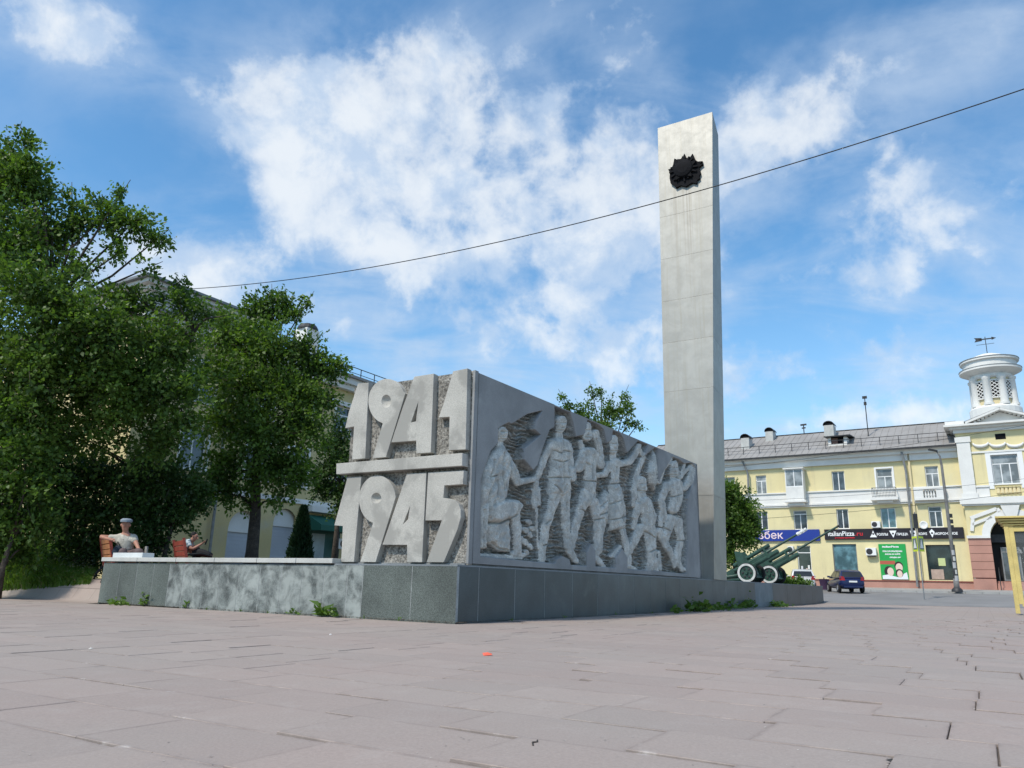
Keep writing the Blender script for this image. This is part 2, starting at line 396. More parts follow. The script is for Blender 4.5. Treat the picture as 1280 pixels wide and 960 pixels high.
gu = np.concatenate([np.arange(-400, -20, 40), np.arange(-20, -1, 1.0), np.arange(-1, 5, .15), np.arange(5, 70, 1.0), np.arange(70, 601, 40)])
gv = np.concatenate([np.arange(-500, -40, 40), np.arange(-40, 1, 1.0), np.arange(1, 13, .3), np.arange(13, 50, 1.0), np.arange(50, 601, 40)])
sheet('ground', 0, 0, 0, 0, 1, 1, soil, -0.06, us=gu, vs=gv)
paving = sheet('paving', -16, 36.5, -26, 3.2, 0.5, 0.5, pav_b, -0.016)
pav2 = sheet('paving', -16, 0.2, 3.2, 10.8, 0.25, 0.8, pav_b, -0.016)
pav3 = sheet('paving', -16, 4.0, 10.9, 32, 0.2, 0.4, pav_b, -0.012)
near = sheet('paving_bed', -12, -1.5, -12.5, 9, 0.5, 0.5, bed, -0.012)
road = sheet('road', 36.5, 51.5, -60, 45, 0.5, 2.0, asphalt, -0.010)
walk = sheet('pavement', 51.6, 62, -60, 45, 0.4, 2.0, walk_m, 0.11)
k = MB(); j = 0
for v0 in np.arange(-60, 45, 1.0):
    z0 = float(terr_uv(51.55, v0))
    k.box(51.45, 51.6, v0 + .01, v0 + .99, z0 - .06, z0 + .118)
tag(k.build('kerb', surf('kerb_stone', (0.33, 0.33, 0.32), 0.85, 0.1, 2, 40, 0.1, 0.1), None, loc=MON.o, rz=MON.rz), kind='structure')

# slabs one by one: rows run along v, 0.55 m deep, running bond
def slab_mesh(L, W=0.55, T=0.03, gap=0.004, ch=0.003):
    a, b = L / 2 - gap, W / 2 - gap
    q = 0.035
    vs = [(-b, -a, -T), (b, -a, -T), (b, a, -T), (-b, a, -T), (-b, -a, -ch), (b, -a, -ch), (b, a, -ch), (-b, a, -ch),
          (-b + ch, -a + ch, 0), (b - ch, -a + ch, 0), (b - ch, a - ch, 0), (-b + ch, a - ch, 0), (-b + q, -a + q, 0), (b - q, -a + q, 0), (b - q, a - q, 0), (-b + q, a - q, 0)]
    fs = [(12, 13, 14, 15)]
    for lo in (0, 4, 8): fs += [(lo + i, lo + (i + 1) % 4, lo + 4 + (i + 1) % 4, lo + 4 + i) for i in range(4)]
    return vs, fs
def wear(me):
    n = len(me.vertices); at_ = me.attributes.new('edge', 'FLOAT', 'POINT'); at_.data.foreach_set('value', np.tile(np.array([1.0] * 12 + [0.0] * 4, np.float32), n // 16))
LENS = [0.62, 0.74, 0.82, 0.95, 1.1]
slabs = []
tile_me = []
for L in LENS:
    vs, fs = slab_mesh(L); me = bpy.data.meshes.new('paving_slab'); me.from_pydata(vs, [], fs); me.materials.append(pav_t); wear(me); tile_me.append(me)
rr = random.Random(11)
for i in range(-22, 60):
    uc = -12.05 + 0.55 * (i + 22) + 0.275
    if uc > 14: break
    v0 = -18 + rr.random()
    while v0 < 24:
        li = rr.choice([0, 1, 1, 2, 2, 2, 3, 3, 4]); L = LENS[li]; vc = v0 + L / 2; v0 += L
        if uc > -0.35 and vc > -0.5: continue
        p = MON.wor(uc, vc, 0); q = p - EYE; zc = q.dot(fw)
        if zc < 1.0: continue
        sx = 640 + F_PX * q.dot(rt) / zc; sy = 480 - F_PX * q.dot(up) / zc
        if sx < -140 or sx > 1420 or sy > 1080: continue
        slabs.append((q.length, uc, vc, li))
slabs.sort()
def tilt(): return rr.gauss(0, 0.0036), rr.gauss(0, 0.0018), rr.gauss(0, 0.003), rr.gauss(0, 0.0010)
for (d, uc, vc, li) in slabs[:300]:
    o = bpy.data.objects.new('paving_slab', tile_me[li]); col.objects.link(o); o.parent = paving
    ax, ay, azr, dz = tilt()
    o.location = (uc, vc, float(terr_uv(uc, vc)) + 0.003 + dz); o.rotation_euler = (ax, ay, azr)
m = MB()
for (d, uc, vc, li) in slabs[300:7000]:
    vs, fs = slab_mesh(LENS[li]); ax, ay, azr, dz = tilt()
    Mx = Matrix.Translation((uc, vc, float(terr_uv(uc, vc)) + 0.003 + dz)) @ Matrix.Rotation(azr, 4, 'Z') @ Matrix.Rotation(ax, 4, 'X') @ Matrix.Rotation(ay, 4, 'Y')
    m.add([Mx @ Vector(p) for p in vs], fs)
o = m.build('paving_slab', pav_t, paving, fix=False); wear(o.data); tag(o, kind='stuff')
print('slabs', len(slabs))

# ------------------------------------------------------------------ memorial platform
plat = thing('memorial_platform', 'long low platform clad in dark stone slabs carrying the war memorial', 'platform', MON.o, MON.rz)
core = MB(); core.box(0.005, 17.6, 0.005, 8.0, 0.0, 0.97); core.box(17.65, 37.3, 0.005, 10.0, 0.0, 0.97); core.box(0.005, 0.55, 8.05, 10.76, 0, 0.97)
core.build('core', surf('pale_joint', (.30, .315, .315), .95, .2, 3, 40, .2, .1), plat)
top = MB(); top.box(0.0, 37.36, 0.0, 2.98, 0.972, 1.0); top.box(0.62, 37.36, 2.985, 7.98, 0.972, 0.998); top.build('top_slab', granite_l, plat)
fj = [123, 146.5, 168, 189, 209, 227, 253, 273, 296.5, 323, 350, 376, 404, 433, 452.5, 514, 570]
fv = [MON.on_x(px, 735, 0)[0] for px in fj]; fv[-1] = 0.0; fv[0] = 10.83
for i in range(len(fv) - 1):
    a, b = fv[i + 1] + 0.008, fv[i] - 0.008
    mt = granite_f if i < 4 or i > 13 else granite_s
    if i == 13: mt = granite_s
    hz = 0.97
    o = MB().box(0.0 + random.uniform(0, .0018), 0.014, a, b, 0.0 if i < 5 else -0.02, hz + (0 if i < 12 else 0.0)).build('cladding_slab', mt, plat, bevel=0.002)
    if mt is granite_s: o['label'] = 'lime-stained grey cladding slab'
sj = [598, 643.6, 681, 715.7, 747, 773.6, 793, 813, 832, 850]
su = [0.065] + [MON.on_y(px, 752, 0)[0] for px in sj] + [13.8, 15.4, 16.9, 18.6, 20.2, 21.3, 24.45, 27.46, 30.6, 33.9, 37.33]
for i in range(len(su) - 1):
    a, b = su[i] + 0.010, su[i + 1] - 0.010
    mt = granite_d
    if abs(su[i] - 21.3) < .05: mt = granite_l
    y0 = random.uniform(0, .0018)
    o = MB().box(a, b, y0, 0.014, -0.02, 0.97).build('cladding_slab', mt, plat, bevel=0.002)
    if mt is granite_l: o['label'] = 'pale grey cladding slab among the dark ones'
MB().box(37.3, 37.36, 0.01, 10.0, -0.02, 0.97).build('cladding_slab', granite_d, plat)
MB().box(0.02, 0.6, 10.78, 10.86, -0.02, 0.97).build('cladding_slab', granite_f, plat)
cj = [10.9] + [MON.on_x(px, 698, 0)[0] for px in (173.6, 222, 270, 323, 372)] + [3.0]
for i in range(len(cj) - 1):
    MB().box(-0.045, 0.6, cj[i + 1] + .006, cj[i] - .006, 1.003, 1.10).build('coping_slab', marble, plat, bevel=0.01)

# ------------------------------------------------------------------ number stele and relief wall
wall = thing('memorial_wall', 'carved concrete memorial wall with raised year numbers and a long figure relief', 'memorial', MON.o, MON.rz)
def ztop(x): return 4.68 + 0.0135 * (x - 0.44)
bodym = MB()
bodym.hexa([(0.50, 0.32, 1.0), (14.03, 0.32, 1.0), (14.03, 1.1, 1.0), (0.50, 3.05, 1.0), (0.50, 0.32, 4.66), (14.03, 0.32, ztop(14) - .02), (14.03, 1.1, ztop(14) - .02), (0.50, 3.05, 4.66)])
bodym.build('wall_body', panelc, wall)
slab = MB(); slab.box(0.338, 0.448, 0.0, 3.14, 1.005, 4.70); so = slab.build('number_slab', [pebble], wall)
MB().box(0.33, 0.449, -0.004, 0.045, 1.03, 4.705).build('edge_strip', panelc, wall)
MB().box(0.30, 0.5, 0.055, 3.10, 1.0, 1.034).build('footing_strip', joint_c, wall)
MB().box(0.449, 0.50, 0.05, 3.0, 1.03, 4.66).build('joint_strip', joint_c, wall)
MB().tube([(0.455, 0.03, 1.04), (0.457, 0.03, 4.66)], 0.012, 6).build('conduit', grey_metal, wall)
XF = 0.20
def dig(zx, zy, oy): return MON.on_x(410 + zx / 6.4, oy + zy / 6.4, XF)
def arc(cx, cy, rx, ry, a0, a1, n):
    return [(cx + rx * math.cos(R(a0 + (a1 - a0) * i / n)), cy + ry * math.sin(R(a0 + (a1 - a0) * i / n))) for i in range(n + 1)]
def digit(name, loops, oy, d=0.14, xf=XF, label=None):
    lp = [[MON.on_x(410 + x / 6.4, oy + y / 6.4, XF) for x, y in L] for L in loops]
    m = MB(); m.prism(lp, lambda y, z: (xf, y, z), (d, 0, 0))
    return m.build(name, concrete, wall, bevel=0.008)
nine1 = [(437, 508)] + arc(470, 330, 148, 180, 105, 335, 26) + [(618, 268), (590, 360), (463, 777), (355, 786)]
nine2 = [(357, 542)] + arc(394, 348, 147, 193, 105, 345, 26) + [(540, 330), (520, 400), (380, 850), (257, 848)]
digit('numeral_one', [[(240, 187), (325, 180), (297, 787), (192, 797), (207, 533), (137, 545), (165, 420)]], 450)
n1 = digit('numeral_nine', [nine1, arc(466, 330, 38, 52, 0, 345, 15)], 450)
digit('numeral_four', [[(690, 133), (846, 108), (822, 740), (706, 748), (704, 645), (505, 660), (600, 370)], [(722, 335), (702, 490), (662, 500)]], 450)
digit('numeral_one', [[(1000, 90), (1116, 66), (1101, 715), (965, 722), (972, 455), (885, 460), (930, 330)]], 450)
digit('dividing_bar', [[(85, 832), (1092, 748), (1090, 850), (85, 917)]], 450, d=0.22, xf=XF - 0.07)
digit('numeral_one', [[(155, 172), (266, 163), (207, 848), (104, 848), (118, 560), (50, 555)]], 570)
digit('numeral_nine', [nine2, arc(386, 338, 40, 42, 0, 345, 15)], 570)
digit('numeral_four', [[(630, 142), (786, 133), (752, 850), (632, 850), (632, 712), (435, 710)], [(655, 405), (640, 505), (598, 548)]], 570)
digit('numeral_five', [[(801, 132), (1086, 115), (1079, 226), (931, 236), (922, 335), (965, 340), (1015, 355), (1045, 385), (1060, 430), (1062, 490), (1035, 590), (925, 851), (788, 850), (910, 515), (778, 516)]], 570)
# dished centres of the nines
for (cx, cy, rx, ry, oy) in ((466, 330, 38, 52, 450), (386, 338, 40, 42, 570)):
    rings = []
    for k, (f, dp) in enumerate(((1.0, 0.004), (0.8, 0.045), (0.5, 0.075), (0.2, 0.088))):
        rings.append([(XF + dp, *MON.on_x(410 + x / 6.4, oy + y / 6.4, XF)) for x, y in arc(cx, cy, rx * f, ry * f, 0, 345, 15)])
    m = MB(); vs = [q for r_ in rings for q in r_]; fs = []
    for i in range(3):
        for k in range(16): fs.append((i * 16 + k, i * 16 + (k + 1) % 16, (i + 1) * 16 + (k + 1) % 16, (i + 1) * 16 + k))
    fs.append(tuple(48 + k for k in range(16)))
    m.add(vs, fs); m.build('dished_centre', concrete, wall, smooth=True)

# --- carved relief: a height field over the wall face, every figure its own mesh
NU, NZ = 560, 380
pxs = np.linspace(590.6, 874.6, NU)
Us = np.array([MON.on_y(p, 650, 0)[0] for p in pxs]); Us[0] = 0.478; Us[-1] = 14.04
tz = np.linspace(0, 1, NZ)
UU = np.repeat(Us[:, None], NZ, 1); ZZ = 1.035 + (ztop(UU) - 1.035) * tz[None, :]
wx = MON.o.x + MON.X.x * UU; wy = MON.o.y + MON.X.y * UU; wz = ZZ - CAM_H
dep = wx * fw.x + wy * fw.y + wz * fw.z
PX = 640 + F_PX * (wx * rt.x + wy * rt.y + wz * rt.z) / dep
PY = 480 - F_PX * (wx * up.x + wy * up.y + wz * up.z) / dep
SCL = dep / F_PX                                   # metres per photo pixel there
def vnoise(x, y, seed):
    r_ = np.random.default_rng(seed).random((256, 256)); xi = np.floor(x).astype(int); yi = np.floor(y).astype(int)
    fx = x - xi; fy = y - yi; fx = fx * fx * (3 - 2 * fx); fy = fy * fy * (3 - 2 * fy)
    a = r_[xi % 256, yi % 256]; b = r_[(xi + 1) % 256, yi % 256]; c = r_[xi % 256, (yi + 1) % 256]; d = r_[(xi + 1) % 256, (yi + 1) % 256]
    return (a * (1 - fx) + b * fx) * (1 - fy) + (c * (1 - fx) + d * fx) * fy
def poly_sd(P):
    P = np.array(P, float); ins = np.zeros(PX.shape, bool); dm = np.full(PX.shape, 1e9); n = len(P)
    for i in range(n):
        ax, ay = P[i]; bx, by = P[(i + 1) % n]
        t = np.clip(((PX - ax) * (bx - ax) + (PY - ay) * (by - ay)) / max(1e-9, (bx - ax) ** 2 + (by - ay) ** 2), 0, 1)
        dm = np.minimum(dm, np.hypot(PX - ax - t * (bx - ax), PY - ay - t * (by - ay)))
        c = ((ay > PY) != (by > PY)) & (PX < (bx - ax) * (PY - ay) / (by - ay + 1e-12) + ax); ins ^= c
    return np.where(ins, dm, -dm)
def zoom(ox, oy, k): return lambda *p: [(ox + a * k, oy + b * k) for a, b in p]
ZA, ZB, ZC, ZD = zoom(590, 500, .125), zoom(590, 600, .125), zoom(660, 500, .125), zoom(660, 600, .125)
ZE, ZF = zoom(740, 520, .11457), zoom(740, 620, .11457)
recess = [(601, 695)] + ZA((92, 800), (130, 680), (190, 510), (265, 430), (265, 280), (370, 225), (400, 240), (560, 140), (702, 108), (640, 205), (625, 290)) + \
    [(676, 543.5), (656, 560), (655, 574), (667, 588), (672.5, 581), (679, 560), (687.5, 537.5), (693.7, 533.5), (693.7, 505.5), (704, 509.5), (712.5, 515), (717, 530), (720, 546), (730, 543.7), (735.6, 522.5)] + \
    ZE((0, 62), (60, 72), (130, 150), (165, 300), (215, 265), (235, 150), (300, 180), (340, 240), (385, 405), (510, 270), (610, 312), (575, 440), (690, 345), (722, 360), (720, 640), (735, 750), (745, 690), (790, 600), (880, 445), (950, 470), (1010, 520), (1090, 508), (1130, 560), (1110, 700), (1045, 900)) + \
    ZF((1050, 50), (1040, 200), (1050, 480), (1030, 780), (1030, 850)) + [(820, 713.5), (785, 711.5), (785, 697), (778, 685), (770, 697), (770, 710), (745, 708), (745, 688), (739, 679), (734, 690), (734, 707.5), (714, 706), (712, 699), (704, 695), (696, 699), (694, 704), (680, 703), (640, 699)]
sd = poly_sd(recess)
base = -0.215 * sst(-0.2, 0.9, sd)
chis = vnoise(UU * 5 + 2.2 * vnoise(UU * 3, ZZ * 3, 5), ZZ * 17 + 1.6 * vnoise(UU * 6, ZZ * 6, 2), 3)
chis2 = vnoise(UU * 14, ZZ * 24, 8)
inside = sst(0.4, 1.6, sd)
Hh = base + inside * ((chis - 0.5) * 0.09 + (chis2 - 0.5) * 0.05 + 0.05 * np.sin(2 * np.pi * (ZZ / 0.095 + 1.6 * vnoise(UU * 4, ZZ * 6, 12))))
ID = np.where(sd > 0.4, -1, 0)                        # 0 smooth panel, -1 chiselled ground
FIG = np.full(PX.shape, -1e3)
fold = vnoise(PX * 0.20 + 0.12 * PY, PY * 0.07, 21) * 0.6 + vnoise(PX * 0.45, PY * 0.17 + 0.1 * PX, 22) * 0.4
cracks = vnoise(PX * 0.33, PY * 0.33, 31)
def put(h, fid):
    global Hh, ID
    ok = h > Hh + 0.004
    Hh = np.where(ok, h, Hh); ID = np.where(ok, fid, ID)
def cap(fid, *pts, k=0.85, lift=0.0, mx=0.22):
    for (x1, y1, r1), (x2, y2, r2) in zip(pts[:-1], pts[1:]):
        L2 = (x2 - x1) ** 2 + (y2 - y1) ** 2
        t = np.clip(((PX - x1) * (x2 - x1) + (PY - y1) * (y2 - y1)) / max(1e-9, L2), 0, 1)
        r_ = (r1 + (r2 - r1) * t) * (0.86 if lift <= 0 else 1.12); d = np.hypot(PX - x1 - t * (x2 - x1), PY - y1 - t * (y2 - y1)) / r_
        prof = np.sqrt(np.clip(1 - d ** 3, 0, 1)); am = np.minimum(r_ * SCL * k, mx)
        h = np.where(d < 1, -0.17 + lift + am * (0.20 + 0.80 * prof) * 1.0 + 0.07, -9) + (fold - 0.5) * 0.035
        put(np.minimum(h, 0.055 + 0.02 * prof), fid)
def blob(fid, P, amp=0.18, edge=5.0, lift=0.0, fl=0.06):
    s = poly_sd(P); t = np.clip(s / edge, 0, 1); prof = np.sqrt(1 - (1 - t) ** 2)
    h = np.where(s > 0, -0.17 + lift + amp * 1.2 * prof + (fold - 0.5) * fl * 1.2 * t, -9)
    put(h, fid)
# 1 kneeling figure with sword
blob(1, [(629, 553), (617, 567), (607, 586), (602.5, 612), (602, 686), (611.5, 687), (612, 652), (637, 622), (640, 598), (645, 588), (640, 570), (633, 556)], 0.17, 7, fl=0.09)
blob(1, [(611, 655), (625, 650), (641, 648), (643, 690), (628, 690), (613, 678)], 0.13, 5, fl=0.09)
cap(1, (619, 640, 10), (648, 632, 8.5)); cap(1, (647, 634, 7.5), (649, 660, 6.5), (651, 688, 6)); cap(1, (645, 692, 4), (659, 694, 3.6))
blob(1, ZB((170, 420), (150, 250), (300, 185), (470, 190), (515, 235), (440, 370), (290, 435)), 0.21, 8)
cap(1, (638, 574, 6.5), (650, 602, 6)); cap(1, (650, 603, 5.5), (671, 599, 4.2))
cap(1, (629.5, 551, 4.5), (629, 562, 5)); cap(1, (629.5, 539.5, 6), (630, 546, 5.2), lift=.02)
cap(1, (618, 578, 4), (609, 610, 5), (606, 680, 4))
# ornament at the knee, stones along the foot of the relief
for (x_, y_, r_) in ((667, 652, 4), (663, 662, 4.5), (669, 668, 4), (662, 677, 5), (669, 683, 4.5), (664, 690, 4), (671, 660, 3.4), (658, 672, 3)): cap(9, (x_, y_, r_), (x_ + 1.5, y_ + 2, r_ * .8), k=.7, lift=-.05)
for x_ in range(604, 660, 8): cap(9, (x_, 694 + (x_ - 604) * .05, 3.6), (x_ + 5, 695 + (x_ - 604) * .05, 3.0), k=.6)
# 2 standing bare-headed figure
blob(2, [(691, 549), (701, 546), (711, 548), (717, 556), (714.5, 570), (712.5, 590), (716, 612), (706, 622), (688.5, 618), (690, 596), (692, 574)], 0.19, 7, fl=0.05)
cap(2, (699, 610, 9), (691, 640, 6.8), (685.5, 658, 6.2), (681, 690, 5.2)); cap(2, (681, 692, 5.5), (680.5, 700, 5.5))
cap(2, (709, 612, 8), (709, 640, 6.2), (710, 655, 5.6), (712, 684, 4.5)); cap(2, (713, 688, 4), (722, 701, 3.4))
cap(2, (692, 556, 5.5), (682.5, 577, 4.8), (674.5, 598, 4.3)); cap(2, (673.5, 599, 4), (674, 606, 4))
cap(2, (703, 540, 4.5), (703, 550, 5)); cap(2, (703, 525, 5.2), (703, 536, 4.4), lift=.03)
cap(2, (716, 562, 4), (717, 578, 4), (716.5, 594, 4.6)); cap(2, (717, 588, 4.2), (717, 598, 4.2), lift=.03)
cap(2, (715.5, 571, 1.4), (715.5, 588, 1.4)); cap(2, (715.7, 600, 1.5), (715.3, 656, 1.3))
# sword between the two
cap(8, (671.5, 605, 2), (671.8, 628, 4), (672.5, 634, 3)); cap(8, (669, 612, 2), (680, 612, 2)); cap(8, (674, 632, 2.4), (677, 686, 1.6)); cap(8, (676, 611, 4), (676, 630, 3.6))
# 3 figure with the hand raised to the head
cap(3, (735.6, 532, 4.6), (735.4, 546, 5.2), lift=.02); cap(3, (729, 552, 3.5), (731, 560, 4))
cap(3, (747, 541, 5.4), (752, 560, 5.2), (755, 580, 5)); cap(3, (754, 582, 5), (743, 566, 5.5))
cap(3, (734, 567, 9), (726, 585, 6.8)); cap(3, (739, 566, 9), (740, 600, 8.4), (738, 626, 8.6))
cap(3, (735, 616, 7.5), (728, 640, 6.6), (721, 662, 5.6), (717, 684, 5)); cap(3, (717, 688, 4.4), (725, 702, 3.8))
cap(3, (744, 628, 7.5), (750, 654, 6.4), (749, 672, 5.6), (748.5, 692, 5)); cap(3, (749, 698, 5), (757, 708, 4))
# 4 figure with the arm flung out
cap(4, (768.6, 548, 4.4), (768.6, 563, 4.6), lift=.02); cap(4, (769, 566, 4.5), (769.5, 576, 5))
cap(4, (771, 578, 7.2), (770.5, 607, 6.6)); cap(4, (765, 580, 5), (759, 593, 4.6), (746, 594.5, 4.2))
cap(4, (777, 580, 5), (789, 577.5, 5), (797, 568, 4.6), (801, 557, 4))
blob(4, [(764, 606), (777, 604), (783, 632), (784.5, 661), (765.5, 664), (764, 640)], 0.19, 6, fl=0.10)
blob(4, [(761, 612), (764, 618), (763, 658), (759, 654), (750, 648), (748, 636)], 0.14, 5, fl=0.10)
cap(4, (757, 640, 5.5), (755, 660, 4.6), (752, 690, 4)); cap(4, (781, 664, 5.2), (786, 684, 4.6), (788.5, 704, 4.4)); cap(4, (788, 708, 4.2), (797, 712, 3.4))
cap(4, (779, 683, 2.4), (768, 696, 2.2))
# 5 flames / banner
blob(5, [(819.5, 560), (822, 575), (823, 600), (821.5, 614), (815, 604), (812, 590)], 0.17, 4, fl=0.03)
cap(5, (806, 574, 3.6), (799, 592, 4), (795, 612, 4), (795, 632, 3.2)); cap(5, (801, 560, 3), (808, 572, 3)); cap(5, (799, 640, 4), (795, 660, 3))
cap(5, (802, 610, 3), (800, 640, 3))
# 6 crouching figure
cap(6, (803.6, 600, 4.8), (804.6, 611, 4.8), lift=.01); cap(6, (805, 613, 4.2), (807, 624, 5))
cap(6, (808, 628, 9), (812, 645, 10), (811, 660, 9)); cap(6, (800, 632, 5), (797, 646, 4.6)); cap(6, (803, 660, 6.6), (794, 680, 5), (791, 690, 3.4))
cap(6, (813, 660, 9), (815, 680, 8), (816, 702, 7), (813, 714, 5)); cap(6, (826.5, 690, 2.6), (828, 712, 2.8)); cap(6, (822, 700, 4), (822, 714, 4))
# 7 figure shielding the head
cap(7, (843.6, 581, 4.6), (843.6, 592, 4.4), lift=.02); cap(7, (847, 577, 2.6), (850.5, 596, 2.8)); cap(7, (843, 594, 4), (844, 602, 5))
cap(7, (825.5, 602, 4), (830, 587, 4), (841, 573.5, 3)); cap(7, (852, 598, 2.6), (866, 582, 2.4)); cap(7, (855, 592, 2.6), (858, 580, 2.4))
cap(7, (845, 606, 10), (847, 620, 9), (843, 636, 7.8)); cap(7, (836, 606, 5.4), (828, 626, 4.8), (831, 638, 4.4), (834, 650, 4))
cap(7, (858, 610, 4.8), (864, 600, 4.6), (867, 586, 3.6)); cap(7, (840, 648, 7), (834, 674, 5.2)); cap(7, (848, 650, 7), (852.5, 674, 5.4), (848.5, 698, 5)); cap(7, (849, 702, 4.6), (855, 712, 3.8))
cap(7, (829, 640, 3), (829, 656, 4)); cap(7, (826, 664, 5.4), (838, 688, 5.2), (844, 698, 4), (846, 708, 3))
GRV = np.zeros(PX.shape)
def groove(pts, w=1.0, dp=0.085):
    global GRV
    for (x1, y1), (x2, y2) in zip(pts[:-1], pts[1:]):
        t = np.clip(((PX - x1) * (x2 - x1) + (PY - y1) * (y2 - y1)) / max(1e-9, (x2 - x1) ** 2 + (y2 - y1) ** 2), 0, 1)
        GRV = np.maximum(GRV, dp * np.clip(1 - np.hypot(PX - x1 - t * (x2 - x1), PY - y1 - t * (y2 - y1)) / w, 0, 1))
for P in ([(628, 566), (627, 590), (629, 612)], [(618, 575), (612, 600), (611, 640)], [(639, 575), (637, 600)], [(606, 637), (606, 684)], [(611.5, 653), (625, 654.5), (640, 649), (648, 643)], [(616, 677), (628, 686), (641, 688)], [(622, 600), (621, 620)], [(632, 598), (633, 618)], [(610, 620), (611, 652)], [(612, 597), (620, 594)], [(640, 655), (640, 680)],
          [(703, 551), (703, 612)], [(694, 563), (700, 567), (703, 563), (711, 565)], [(690, 597), (714, 597)], [(693, 606), (700, 616)], [(701, 624), (706, 606)], [(694, 575), (702, 578), (711, 574)], [(709, 628), (709, 640)], [(684, 655), (690, 650)], [(682, 682), (688, 680)],
          [(731, 601), (748, 602)], [(735, 640), (728, 637)], [(741, 575), (740, 598)], [(733, 578), (737, 582)], [(745, 650), (755, 648)], [(743, 617), (737, 634)], [(747, 548), (752, 570)],
          [(766, 605), (777, 604)], [(769, 612), (770, 640)], [(776, 614), (779, 658)], [(765, 650), (784, 645)], [(765, 630), (778, 624)], [(752, 634), (760, 626)], [(750, 644), (762, 640)], [(771, 584), (770, 600)],
          [(806, 632), (810, 655)], [(815, 640), (816, 668)], [(806, 664), (818, 672)], [(812, 690), (820, 686)], [(836, 641), (852, 648)], [(845, 612), (845, 632)], [(838, 622), (850, 618)], [(838, 664), (832, 660)], [(847, 676), (856, 676)], [(822, 565), (820, 608)]): groove(P)
for (hx, hy) in ((630, 541), (703, 530), (735.6, 539), (768.6, 556), (803.8, 606), (843.6, 586)):      # brow, eyes, mouth
    groove([(hx - 3.6, hy - 1.5), (hx - 1.2, hy - 1.2)], 1.0, .045); groove([(hx + .6, hy - 1.2), (hx + 3, hy - 1.5)], 1.0, .045); groove([(hx - 2, hy + 4.4), (hx + 1.4, hy + 4.4)], .8, .04); groove([(hx - 4, hy + 7.5), (hx + 3, hy + 7.8)], 1.0, .05)
    Hh = Hh + .03 * np.clip(1.2 - np.hypot((PX - hx + .4) / 1.3, (PY - hy - 1.2) / 2.8), 0, 1)
Hh = Hh - GRV
facet = np.round(vnoise(UU * 7 + 0.5 * ZZ, ZZ * 5, 41) * 5) / 5 * 0.032 + vnoise(UU * 18, ZZ * 18, 42) * 0.022
Hh = np.where(ID > 0, Hh + facet - 0.025, Hh)
crack = sst(0.47, 0.5, cracks) * sst(0.53, 0.5, cracks)
Hh = np.where(ID > 0, Hh - 0.02 * crack * (fold > 0.5), Hh)
Hs = Hh.copy()
for _ in range(1):
    Hs[1:-1, 1:-1] = 0.68 * Hs[1:-1, 1:-1] + 0.08 * (Hs[:-2, 1:-1] + Hs[2:, 1:-1] + Hs[1:-1, :-2] + Hs[1:-1, 2:])
Hh = np.minimum(Hs, 0.07)
PT = np.stack([UU, -Hh, ZZ], -1).reshape(-1, 3)
ii, jj = np.meshgrid(np.arange(NU - 1), np.arange(NZ - 1), indexing='ij')
quads = np.stack([ii * NZ + jj, (ii + 1) * NZ + jj, (ii + 1) * NZ + jj + 1, ii * NZ + jj + 1], -1).reshape(-1, 4)
fid = ID[:-1, :-1].reshape(-1)
def sub_mesh(name, sel, mats, mi=None, extra=None):
    q = quads[sel]; used, inv = np.unique(q.reshape(-1), return_inverse=True)
    me = bpy.data.meshes.new(name); vs = PT[used]; fs = inv.reshape(-1, 4)
    nv, nf = len(vs), len(fs)
    me.vertices.add(nv); me.vertices.foreach_set('co', vs.astype(np.float32).reshape(-1))
    me.loops.add(nf * 4); me.loops.foreach_set('vertex_index', fs.astype(np.int32).reshape(-1))
    me.polygons.add(nf); me.polygons.foreach_set('loop_start', np.arange(0, nf * 4, 4, dtype=np.int32))
    me.polygons.foreach_set('use_smooth', np.ones(nf, bool))
    for mm in mats: me.materials.append(mm)
    if mi is not None: me.polygons.foreach_set('material_index', mi.astype(np.int32))
    me.update(calc_edges=True); me.validate()
    return link(bpy.data.objects.new(name, me), wall)
sub_mesh('relief_panel', fid <= 0, [panelc, rough_c], (fid[fid <= 0] < 0).astype(int))
FN = {1: ('carved_figure', 'carved figure kneeling on one knee in a long cloak'), 2: ('carved_figure', 'carved figure standing upright with a staff'),
      3: ('carved_figure', 'carved figure striding with a hand raised to the head'), 4: ('carved_figure', 'carved figure in a long skirt flinging one arm out'),
      5: ('carved_flame', None), 6: ('carved_figure', 'carved crouching figure low in the relief'), 7: ('carved_figure', 'carved figure at the far end shielding the head'),
      8: ('carved_sword', None), 9: ('carved_stone', None)}
for k_, (nm, lb) in FN.items():
    if (fid == k_).any():
        o = sub_mesh(nm, fid == k_, [carved])
        if lb: o['label'] = lb
# closing strips behind the panel rim
rim = MB()
rim.hexa([(0.478, 0.006, ztop(0.478) - .03), (14.04, 0.006, ztop(14.04) - .03), (14.04, 0.4, ztop(14.04) - .03), (0.478, 0.4, ztop(0.478) - .03),
          (0.478, 0.006, ztop(0.478) - .004), (14.04, 0.006, ztop(14.04) - .004), (14.04, 0.4, ztop(14.04) - .004), (0.478, 0.4, ztop(0.478) - .004)])
rim.box(14.0, 14.036, 0.006, 1.0, 1.035, ztop(14) - .035); rim.box(0.482, 0.51, 0.006, 0.4, 1.035, 4.64); rim.box(0.52, 13.99, 0.006, 0.4, 1.036, 1.06)
rim.build('panel_rim', panelc, wall)
MB().box(0.5, 14.0, 0.06, 1.0, 1.0, 1.033).build('footing_strip', joint_c, wall)

